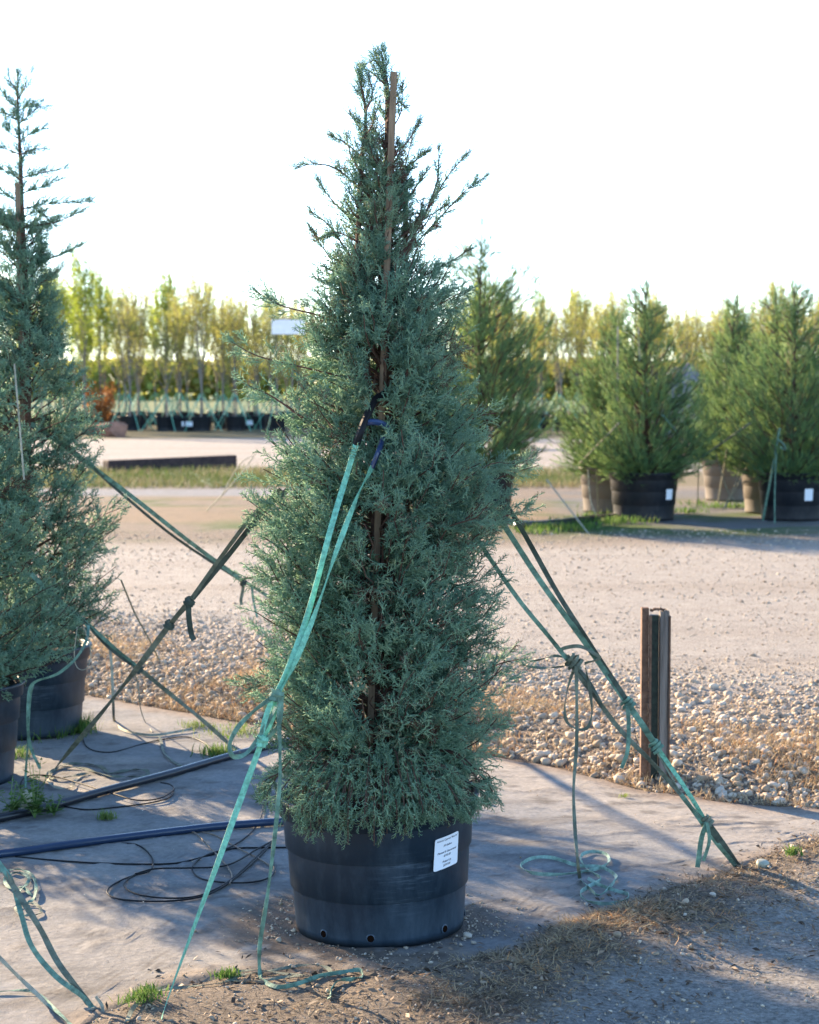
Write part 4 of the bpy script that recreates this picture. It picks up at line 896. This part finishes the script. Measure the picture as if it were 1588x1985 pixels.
# ------------------------------------------------------------------ pipes and drip tubes
def pipe(name, px, rad, m, label, cat='pipe', n=10, parent=None, grp=None, dz=0):
    pts = [on(x, y, rad-.002+dz) for x, y in px]; t_ = MB(); t_.tube(spline(pts, 8), rad, n)
    o = t_.build(name, m, parent, True)
    if parent is None: tag(o, label, cat, grp)
    return o
pipe('water_pipe', [(-300,1600),(-60,1600),(0,1592),(90,1571),(200,1541),(330,1506),(450,1470),(600,1428),(800,1380)], .019, M['pipe'], 'thick black water pipe running from the left pots towards the back of the main tree')
pipe('water_pipe', [(-300,1690),(0,1662),(120,1646),(250,1628),(400,1610),(500,1601),(552,1597),(640,1585)], .0165, M['pipe_blue_sheen'], 'thick black pipe with a blue sheen lying straight to the side of the main pot')
gt = 'thin black drip tubes'
def dtube(px, label, m='tube', r=.0035, dz=.0): return pipe('drip_tube', px, r, M[m], label, 'drip tube', 6, None, gt, dz)
dtube([(52,1549),(40,1535),(45,1515),(68,1507),(110,1511),(160,1525),(215,1543),(265,1556),(310,1552),(336,1536),(330,1526),(312,1522)], 'thin tube looped across the thick pipe beside the leafy weed', dz=.012)
dtube([(80,1552),(120,1562),(170,1569),(230,1564),(290,1556),(330,1545),(338,1530)], 'thin tube lying just below the thick pipe, ending in a small curl')
dtube([(163,1400),(160,1425),(168,1446),(190,1456),(225,1456),(280,1440),(330,1430),(365,1428),(395,1438),(418,1458)], 'thin tube curving from the left pots over the sunlit cloth')
dtube([(30,1661),(100,1668),(200,1675),(330,1675),(400,1660),(450,1646),(500,1644),(556,1643)], 'longest thin tube, running level from the left edge to the main pot')
dtube([(235,1636),(262,1638),(283,1650),(297,1670),(290,1690),(262,1698),(236,1708),(215,1720),(208,1732),(225,1743),(270,1748),(330,1748),(390,1740),(430,1722),(470,1692),(510,1655),(527,1633)], 'thin tube in the widest loop on the shaded cloth', dz=.002)
dtube([(262,1698),(245,1710),(242,1722),(262,1735),(310,1743),(370,1742),(410,1730),(450,1706),(490,1670),(528,1634)], 'thin tube laid inside the widest loop', dz=.004)
dtube([(262,1698),(300,1688),(360,1686),(420,1684),(455,1675),(495,1652),(527,1634)], 'thin tube crossing above the widest loop', dz=.006)
dtube([(515,1540),(512,1560),(502,1595),(480,1622),(445,1645),(400,1660),(378,1675),(374,1690),(390,1705),(430,1712),(480,1713),(515,1706),(531,1694),(530,1670)], 'thin tube dropping beside the mint strap into an oval loop', dz=.003)
dtube([(345,1613),(375,1615),(395,1632),(412,1650),(440,1680),(450,1700),(445,1716)], 'faded tan tube curling out from under the blue sheen pipe', 'tan_tube', .0033, .003)
dtube([(392,1614),(420,1622),(460,1645),(500,1665),(528,1682)], 'faded tan tube running towards the main pot', 'tan_tube', .0033, .002)

# ------------------------------------------------------------------ the short post
pb = G(1270, 1500, .05); Yp = pb[1]
post = thing('short_post', 'short post of rusty steel and weathered board at the edge of the gravel bank', 'post', (pb[0], pb[1], 0))
X = lambda px: (px-CX)*Yp/F*1.0; zt = P(1270, 1180, Yp)[2]
x0 = X(1243)*1.0; sc_ = np.linalg.norm(P(1296,1300,Yp)-P(1242,1300,Yp))/54
def wx(px): return P(px, 1340, Yp)[0]
MB().box(((wx(1242)+wx(1257))/2, Yp+.01, zt/2-.02), (wx(1257)-wx(1242)-.004, .05, zt+.05)).build('rusty_channel', M['rust'], post, loc=True)
MB().box(((wx(1260)+wx(1276))/2, Yp+.012, zt/2-.03), (wx(1276)-wx(1260), .04, zt)).build('steel_web', M['post_green'], post, loc=True)
MB().box((wx(1259), Yp-.02, zt/2-.03), (.010, .03, zt)).build('flange', M['rust'], post, loc=True)
bd = MB(); nseg = 9; xa, xb = wx(1278), wx(1295)
V = []
for k in range(7):
    xx = xa+(xb-xa)*k/6; zz = zt-.012+random.uniform(-.006, .010)
    for (yy_, z_) in ((Yp-.03, -.04), (Yp-.03, zz), (Yp+.03, zz), (Yp+.03, -.04)): V.append((xx, yy_+random.uniform(-.003, .003), z_))
Fs = [(k*4+j, (k+1)*4+j, (k+1)*4+(j+1) % 4, k*4+(j+1) % 4) for k in range(6) for j in range(4)]+[(0,1,2,3),(27,26,25,24)]
bd.add(V, Fs); bd.build('board', M['greywood'], post, loc=True)
MB().box((wx(1296), Yp-.02, zt/2-.03), (.006, .05, zt)).build('flange', M['rust'], post, loc=True)
for k in range(13):
    z_ = zt-.06-k*.055; MB().box((wx(1254), Yp-.018, z_), (.014, .010, .006)).build('stud', M['rust'], post, loc=True)
for k in range(5): MB().box((wx(1262+6*k), Yp+random.uniform(-.01,.01), zt-.008+random.uniform(0,.008)), (.014, .02, .012), np.array(Matrix.Rotation(random.uniform(-.5,.5), 3, 'Y'))).build('rust_flake', M['rust'], post, loc=True)

# small litter on the cloth
def puck(name, px, py, r_, h_, m, lab, cat, tilt=0, z=0):
    b = MB(); b.lathe([(0, 0), (r_, 0), (r_*1.03, h_*.15), (r_, h_*.9), (r_*.9, h_), (0, h_)], 20); o = b.build(name, m, None, True); g = G(px, py, z); o.location = (g[0], g[1], float(gh(g[0], g[1]))+.006); o.rotation_euler = (tilt, tilt*.6, 0); tag(o, lab, cat); return o
puck('plastic_cap', 1478, 1678, .024, .018, M['cap'], 'round cream plastic cap at the foot of the right straps', 'cap', .25, .04)
puck('emitter_jar', 55, 1572, .030, .085, M['cap'], 'cream plastic jar standing among the leafy weeds at the left', 'jar')

# ------------------------------------------------------------------ stones
import bmesh
def stone_templates(nv, sub, seed):
    out = []; r = np.random.default_rng(seed)
    for k in range(nv):
        bm = bmesh.new(); bmesh.ops.create_icosphere(bm, subdivisions=sub, radius=1); V = np.array([v.co[:] for v in bm.verts]); Fc = np.array([[v.index for v in f.verts] for f in bm.faces]); bm.free()
        dirs = r.normal(size=(7, 3)); dirs /= np.linalg.norm(dirs, axis=1)[:, None]
        for d_ in dirs:
            kk = V@d_; V = V-np.outer(np.clip(kk-.62, 0, 1), d_)
        V = V*(1+.08*r.normal(size=(len(V), 1))); V = V*np.array([1, r.uniform(.65, .95), r.uniform(.5, .75)])
        out.append((V*.62, Fc, np.zeros(len(V))))
    return out
ST1 = stone_templates(10, 2, 80); ST0 = stone_templates(12, 1, 81)
def scatter_mesh(name, pts, sizes, templ, m, seed, tints=None):
    r = np.random.default_rng(seed); n = len(pts); D = np.stack([r.normal(size=n)*.35, r.normal(size=n)*.35, np.ones(n)], 1)
    R = frames(D, r.uniform(0, 6.28, n)); ti = r.beta(2, 2, n) if tints is None else tints
    V, Fc, T = bake(templ, pts, R, sizes, ti*.9, r.integers(0, len(templ), n)); print(name, n, len(Fc)); return npmesh(name, V, Fc, 3, m, {'tint': ('FLOAT', T)})
rs = np.random.default_rng(82)
# bank
cand = 50000; dx = rs.uniform(-3.4, 3.4, cand); dd = rs.uniform(0, 1, cand)**1.35*4.8; yy = back(dx)+.02+dd
vis = np.abs(dx) < .225*yy+.15
dens = sstep(0, .15, dd)*(1-.80*sstep(1.9, 4.6, dd))*(.75+.45*sstep(.35, .6, fnoise(dx, yy, 1.4, 83)))
k = vis & (rs.uniform(size=cand) < dens); dx, yy, dd = dx[k], yy[k], dd[k]
sz = np.exp(rs.normal(math.log(.0205), .50, len(dx)))*(1-.6*sstep(1.6, 4.5, dd)); sz = np.clip(sz, .007, .055)
zz = gh(dx, yy)+sz*.08
key_ = sz/yy*(np.abs(dx) < .21*yy)*((dx > .5) | (dx < -.7)); big = np.zeros(len(sz), bool); big[np.argsort(-key_)[:270]] = True
scr = 0
pts = np.stack([dx, yy, zz], 1)
bank = link('gravel', scatter_mesh('gravel', pts[~big], sz[~big], ST0, M['stone'], 84)); tag(bank, 'loose pale gravel stones of the bank behind the cloth', 'gravel', kind='stuff')
STM = []
for V_, F_, T_ in ST1: 
    for tval in (.25, .5, .75): STM.append(npmesh('stone', V_, F_, 3, M['stone'], {'tint': ('FLOAT', np.full(len(V_), tval))}))
def stone_obj(p, s, parent=ground):
    o = link('stone', STM[int(rs.integers(len(STM)))], parent); o.location = tuple(p); o.scale = (s, s, s); o.rotation_euler = (rs.uniform(-.4, .4), rs.uniform(-.4, .4), rs.uniform(0, 6.28)); return o
nbig = 0
for p_, s_q in zip(pts[big][:270], sz[big][:270]): stone_obj(p_, s_q*1.05)
# road pebbles
cand = 30000; dx = rs.uniform(-5.5, 5.5, cand); yy = 11.5+rs.uniform(0, 1, cand)**1.3*13; k = (np.abs(dx) < .222*yy+.1) & (yy > back(dx)+1.6) & (rs.uniform(size=cand) < sstep(.30, .62, fnoise(dx*.35, yy, 1.1, 86)+.05)*.9+.1)
dx, yy = dx[k], yy[k]; sz = np.clip(np.exp(rs.normal(math.log(.011), .5, len(dx))), .005, .036)*(.8+.03*(yy-11))
tag(link('gravel', scatter_mesh('gravel', np.stack([dx, yy, gh(dx, yy)+sz*.1], 1), sz, [(v, f, t) for v, f, t in stone_templates(6, 1, 91)], M['stone'], 87)), 'scattered small stones of the gravel road', 'gravel', kind='stuff')
# grit in front and round the pot
N_ = 17000; dx = rs.uniform(-1.7, 1.7, N_); e_ = rs.uniform(-.12, 1.6, N_); yy = front(dx)-e_; k = (np.abs(dx) < .225*yy+.1) & (yy > 5.2) & (rs.uniform(size=N_) < np.where(e_ < 0, .25, .75)); dx, yy, e_ = dx[k], yy[k], e_[k]
sz = np.clip(np.exp(rs.normal(math.log(.0034), .65, len(dx))), .002, .020)
p1_ = np.stack([dx, yy, gh(dx, yy)+sz*.2+np.where(e_ < .02, .012, 0)], 1)
N_ = 1500; a = rs.uniform(0, 6.28, N_); R_ = .30+np.abs(rs.normal(size=N_))*.13; px_ = bx+R_*np.cos(a); py_ = by+R_*np.sin(a); k = (fnoise(px_, py_, 5, 41) > .45); px_, py_ = px_[k], py_[k]
s2_ = np.clip(np.exp(rs.normal(math.log(.005), .6, len(px_))), .002, .02); p2_ = np.stack([px_, py_, np.array([clz(x_, y_) for x_, y_ in zip(px_, py_)])-.002], 1)
N_ = 900; xx_ = rs.uniform(-2, 1.9, N_); tt_ = rs.uniform(0, 1, N_); yy_ = front(xx_)*(1-tt_)+back(xx_)*tt_; s3_ = np.clip(np.exp(rs.normal(math.log(.003), .5, N_)), .0015, .010); p3_ = np.stack([xx_, yy_, gh(xx_, yy_)+.016], 1)
tag(link('grit', scatter_mesh('grit', np.concatenate([p1_, p2_, p3_]), np.concatenate([sz, s2_, s3_]), ST0, M['stone'], 88)), 'grit and small pebbles on the dirt and round the main pot', 'grit', kind='stuff')
for (px, py, s) in [(905,1805,.034),(893,1822,.014),(884,1820,.012),(918,1818,.018),(540,1812,.022),(545,1745,.018),(25,1644,.022),(34,1639,.016),(1005,1752,.014),(1195,1825,.03),(1225,1822,.016),(1270,1850,.024),(1175,1820,.012),(1380,1745,.03),(1330,1760,.034),(948,1550,.03),(1540,1640,.035),(1575,1625,.03),(1560,1660,.022),(1520,1650,.02),(1400,1762,.02),(1240,1835,.014),(60,1700,.008),(1288,1715,.02)]:
    g = G(px, py, .03); stone_obj((g[0], g[1], max(clz(g[0], g[1]), float(gh(g[0], g[1])))+s*.15), s)

# ------------------------------------------------------------------ straw, dry weeds, green tufts
def blades(n, xyfun, L, W_, lean, seed, tf, m, name, zoff=0.0, curl=.5):
    r = np.random.default_rng(seed); x, y = xyfun(r, n); n = len(x); z = gh(x, y)+zoff
    a = r.uniform(0, 6.28, n); l = r.uniform(*L, n); ln = np.clip(r.normal(lean[0], lean[1], n), 0, 1.5)
    d1 = np.stack([np.cos(a)*np.sin(ln), np.sin(a)*np.sin(ln), np.cos(ln)], 1); ln2 = ln+r.uniform(-.2, 1, n)*curl; a2 = a+r.normal(size=n)*.5
    d2 = np.stack([np.cos(a2)*np.sin(ln2), np.sin(a2)*np.sin(ln2), np.cos(ln2)*.8], 1); p = np.stack([x, y, z], 1)
    sd_ = np.stack([-np.sin(a), np.cos(a), r.normal(size=n)*.3], 1)*r.uniform(.6, 1.2, n)[:, None]*W_/2
    m1 = p+d1*l[:, None]*.5; t1 = m1+d2*l[:, None]*.5
    V = np.stack([p-sd_, p+sd_, m1+sd_*.8, m1-sd_*.8, t1], 1).reshape(-1, 3); b0 = np.arange(n)[:, None]*5
    Fc = np.concatenate([b0+np.array([0, 1, 2]), b0+np.array([0, 2, 3]), b0+np.array([3, 2, 4])], 0)
    return npmesh(name, V, Fc, 3, m, {'tint': ('FLOAT', np.repeat(tf(r, n, x, y), 5))})
def front_xy(r, n):
    x = r.uniform(-1.2, 2.1, n); e = np.abs(r.normal(size=n))*.42-.06; y = front(x)-e
    cl = fnoise(x, y, 5.5, 90); w = sstep(.40, .58, cl); w = (.25+.75*w)*(.4+.6*sstep(.4,.55,fnoise(x, y, 14, 98)))*np.clip(sstep(-.10, .30, x)+.15*sstep(.3, .5, e), 0, 1)*sstep(1.15, .7, e); k = (r.uniform(size=n) < w) & (y > 5.25); return x[k], y[k]
straw = link('dry_grass', blades(74000, front_xy, (.012, .06), .003, (1.35, .25), 92, lambda r, n, x, y: np.clip(.42+r.normal(size=n)*.30+1.0*(fnoise(x, y, 3, 93)-.5), 0, 1), M['straw'], 'dry_grass', .002, .25))
rl = np.random.default_rng(500); nl = 2600; xl = rl.uniform(-1.3, 2.0, nl); el = rl.uniform(-.25, 1.3, nl); yl = front(xl)-el; kl = (yl > 5.2) & (rl.uniform(size=nl) < np.where(el < 0, .35, 1)); xl, yl = xl[kl], yl[kl]; nl = len(xl)
cl_ = np.stack([xl, yl, gh(xl, yl)+.006+np.where(front(xl)-yl < .02, .008, 0)], 1); al = rl.uniform(0, 6.28, nl); ul = np.stack([np.cos(al), np.sin(al), rl.normal(size=nl)*.25], 1)*rl.uniform(.006, .022, nl)[:, None]; wl = np.stack([-np.sin(al), np.cos(al), rl.normal(size=nl)*.5], 1)*rl.uniform(.002, .006, nl)[:, None]
Vl = np.stack([cl_-ul, cl_+wl+[0, 0, .003], cl_+ul, cl_-wl], 1).reshape(-1, 3)
tag(link('leaf_litter', npmesh('leaf_litter', Vl, np.arange(len(Vl)).reshape(-1, 4), 4, leafmat('leaf_litter', [(0, (.05,.035,.025)), (.6, (.16,.11,.075)), (1, (.30,.22,.15))], 0), {'tint': ('FLOAT', np.repeat(rl.uniform(0, 1, nl), 4))})), 'small dead leaves and chips of bark on the dirt', 'leaf litter', kind='stuff')
tag(straw, 'matted dry grass and straw along the front edge of the cloth', 'dry grass', kind='stuff')
def bank_xy(r, n):
    x = r.uniform(-2.9, 2.9, n); d_ = np.abs(r.normal(size=n))*.9+.02; y = back(x)+d_; k = (np.abs(x) < .225*y+.1) & (r.uniform(size=n) < (.12+sstep(.45, .62, fnoise(x, y, 2.2, 94)+.06*(x < -.5)))*sstep(3, 1, d_)); return x[k], y[k]
tag(link('dry_weeds', blades(60000, bank_xy, (.02, .08), .004, (1.0, .4), 95, lambda r, n, x, y: np.clip(.75+r.normal(size=n)*.2, 0, 1), M['straw'], 'dry_weeds', .005)), 'tawny dry weeds growing among the stones of the gravel bank', 'dry weeds', kind='stuff')
def far_xy(r, n):
    x = r.uniform(-9, 4, n); y = r.uniform(34, 41, n); k = r.uniform(size=n) < .9; return x[k], y[k]
tag(link('grass', blades(26000, far_xy, (.08, .22), .012, (.5, .4), 96, lambda r, n, x, y: np.clip(.3+r.normal(size=n)*.25+1.5*(fnoise(x*.4, y, .9, 97)-.5), 0, 1), leafmat('verge_grass', [(0,(.08,.13,.03)),(.5,(.20,.19,.09)),(1,(.30,.24,.14))], .3), 'grass')), 'mixed green and dry grass on the verge beside the timber', 'grass', kind='stuff')

def tuft(px, py, n, L, lab, sp=.04, W_=.004, seed=0, lean=.45, name='weed_tuft', onc=True, green=.5, cat='weed', group=None):
    r = np.random.default_rng(200+seed); g = G(px, py); 
    m = blades(n, lambda rr, k: (g[0]+rr.normal(size=k)*sp, g[1]+rr.normal(size=k)*sp), (L*.4, L), W_, (lean, .3), 300+seed, lambda rr, k, x, y: np.clip(green+rr.normal(size=k)*.25, 0, 1), M['weed'], name, .012)
    o = link(name, m); tag(o, lab, cat, group); 
    c = np.array([g[0], g[1], clz(g[0], g[1])]); co = np.empty(len(m.vertices)*3, np.float32); m.vertices.foreach_get('co', co); m.vertices.foreach_set('co', (co.reshape(-1, 3)-c).ravel().astype(np.float32)); o.location = tuple(c); return o
tuft(85, 1428, 500, .11, 'green grass tuft at the foot of the farther left pot', .09, .005, 1)
tuft(152, 1422, 420, .13, 'taller green grass tuft at the right side of the farther left pot', .045, .005, 2)
tuft(425, 1468, 260, .09, 'green grass tuft beside the thick pipe under the mint bow', .045, .005, 3)
tuft(455, 1425, 260, .06, 'yellowish low grass at the sunlit edge of the cloth behind the bow', .10, .005, 4, green=.8)
tuft(380, 1412, 160, .05, 'small sunlit grass patch in front of the gravel bank', .05, .004, 5, green=.8)
tuft(206, 1592, 150, .06, 'lone yellow green tuft in a crack of the cloth between the pipes', .018, .004, 6, green=.8)
tuft(440, 1905, 170, .045, 'small green tuft beside the coiled brown strap', .016, .004, 7)
tuft(275, 1955, 260, .05, 'green tuft in the dirt near the foot of the mint strap', .03, .004, 8)
tuft(25, 1470, 200, .08, 'grass tuft in front of the nearest left pot', .05, .005, 9)
tuft(1210, 1550, 30, .03, 'tiny dry sprout on the sunlit cloth right of the main tree', .012, .004, 10, green=.95)
tuft(1535, 1685, 60, .05, 'little bright green seedling at the right edge of the dirt bank', .015, .007, 11)
# leafy weeds
def leafy(px, py, hgt, nst, lab, seed, spread=.06, leaf=.022):
    r = np.random.default_rng(seed); g = G(px, py); root = thing('leafy_weed', lab, 'weed', (g[0], g[1], clz(g[0], g[1]))); st = MB(); V = []; T = []
    for k in range(nst):
        a = r.uniform(0, 6.28); R0 = spread*r.uniform(.1, 1); h_ = hgt*r.uniform(.35, 1) if k else hgt
        q = spline([(0, 0, 0), (R0*.5*math.cos(a), R0*.5*math.sin(a), h_*.5), (R0*math.cos(a), R0*math.sin(a), h_)], 5); st.tube(q, np.linspace(.0028, .001, len(q)), 4, False)
        for j in range(int(7+h_*60)):
            f = r.uniform(.12, 1)*(len(q)-1.001); i = int(f); p = q[i]*(1-f+i)+q[i+1]*(f-i); b_ = r.uniform(0, 6.28)
            u = np.array([math.cos(b_), math.sin(b_), r.uniform(-.2, .5)]); u /= np.linalg.norm(u); v_ = np.cross(u, (0, 0, 1)); l = leaf*r.uniform(.6, 1.4)*(1.3-.7*f/len(q)); p = p+u*.004
            b0 = len(V); V += [p, p+u*l*.35+v_*l*.30, p+u*l*.6+v_*l*.16, p+u*l, p+u*l*.6-v_*l*.16, p+u*l*.35-v_*l*.30]; T += [r.uniform(.2, .8)]*6
    st.build('stem', M['strap_mid'] if 0 else mat('weed_stem', (.12,.20,.06), .7), root)
    link('foliage', npmesh('foliage', np.array(V), np.arange(len(V)).reshape(-1, 6), 6, M['weed'], {'tint': ('FLOAT', np.array(T))}), root)
leafy(68, 1590, .27, 12, 'tall leafy weed with flower heads growing at the cream jar', 401, .10, .034)
leafy(20, 1580, .14, 10, 'low leafy weed spreading at the left edge beside the jar', 402, .13, .034)
leafy(505, 1560, .10, 9, 'small leafy weed under the left side of the main tree', 403, .08, .02)
leafy(105, 1585, .09, 7, 'low leafy weed right of the tall one, close to the thick pipe', 404, .07, .03)

# ------------------------------------------------------------------ straps and clutter of the back row
Yb = bD[1]
def bstrap(p0, Y0, p1, Y1, m, lab, rad=.014, extra=()):
    e = P(*p1, Y1); t = thing('guy_strap', lab, 'strap', e, 'guy straps across the road'); b = MB(); b.tube(lineP(p0, Y0, p1, Y1, [p0, ((p0[0]+p1[0])/2, (p0[1]+p1[1])/2), p1]), rad, 5); b.build('webbing', M[m], t, loc=True)
    for pts, Ye in extra: q = MB(); q.tube(spline([P(x, y, Ye) for x, y in pts], 4), .009, 5); q.build('loose_end', M[m], t, loc=True)
    return t
bstrap((1200,820), Yb-.6, (1122,900), Yb+.2, 'strap_pale', 'pale strap on the left side of the labelled bushy cypress', .013)
bstrap((1285,805), Yb-.6, (1355,890), Yb+.4, 'strap_mid', 'green strap on the right side of the labelled bushy cypress', .016)
bstrap((1355,890), Yb+.4, (1455,820), bG[1]-.2, 'strap_old', 'grey strap rising to the cypress at the right edge', .016)
bstrap((1512,830), bG[1]-.6, (1478,1014), G(1478,1014)[1], 'strap_mid', 'mint strap with a bow in front of the right-hand labelled pot', .018, [([(1507,850),(1520,862),(1522,872),(1512,866)], bG[1]-.9), ([(1505,880),(1502,950),(1502,1015)], bG[1]-.8)])
bstrap((1355,890), Yb+.4, (1352,990), G(1352,990)[1], 'strap_dark', 'dark strap hanging down between the pots', .008)
bstrap((1060,930), Yb-1, (1145,1040), G(1145,1040)[1], 'strap_pale', 'pale strap slanting down to the weeds beside the main tree', .011)
bstrap((1155,880), Yb+.3, (1160,1000), G(1160,1000)[1], 'strap_pale', 'cream strap hanging beside the half hidden pot', .012, [([(1140,910),(1145,970),(1160,1008)], Yb-.1)])
bstrap((1410,870), 27.0, (1390,985), G(1390,985)[1], 'strap_pale', 'cream straps hanging between the lit pots', .012, [([(1440,880),(1425,940),(1400,990)], 27.0), ([(1465,870),(1430,940),(1405,985)], 27.0), ([(1388,880),(1410,950),(1425,970)], 27.0)])
st2 = thing('guy_strap', 'pale strap left of the main tree slanting down to the verge', 'strap', G(400, 992), 'guy straps across the road')
b = MB(); b.tube(spline([P(492,885,27.5),P(470,915,27.5),P(440,950,27.6),P(400,992,28)], 4), .010, 5); b.tube(spline([P(497,880,27.5),P(465,900,27.5),P(430,960,27.6)], 4), .007, 5); b.build('webbing', M['strap_pale'], st2, loc=True)
for i, (px, py, n_) in enumerate([(1175,1022,220),(1150,1010,200),(1195,1018,260),(1225,1020,150),(1110,1035,260),(1060,1032,260),(1090,1022,200),(1030,1040,240),(1340,1000,160),(1352,985,120),(1385,990,200),(1432,990,200),(1160,990,120),(1015,1030,200),(1135,1030,160)]):
    tuft(px, py, n_//2, .15, 'bright green grass tuft on the strip under the back row of cypresses', .14, .014, 20+i, group='grass tufts under the back row')
lp = thing('loose_strap', 'tangle of faded mint strap on the verge in front of the timber', 'strap', G(350, 925))
b = MB(); b.tube(spline([G(300,915,.03),G(330,918,.05),G(345,922,.03),G(370,918,.04),G(400,930,.03),G(430,938,.03),G(455,942,.03),G(420,944,.03),G(390,932,.04)], 5), .02, 5); b.build('webbing', M['strap_mid'], lp, loc=True)
lp = thing('loose_strap', 'pale mint strap lying along the near edge of the back strip', 'strap', G(1180, 1046))
b = MB(); b.tube(spline([G(1095,1050,.02),G(1140,1046,.02),G(1180,1047,.02),G(1235,1049,.02),G(1238,1040,.02)], 5), .015, 5); b.build('webbing', M['strap_mid'], lp, loc=True)
pipe('water_pipe', [(1000,1030),(1080,1024),(1160,1014),(1250,1006)], .05, M['pipe'], 'black pipe on the ground under the back row, right of the main tree')
tri = sum(len(o.data.polygons) for o in C.objects if o.type == 'MESH' and o.data.users == 1)
print('objects', len(C.objects), 'faces', tri)
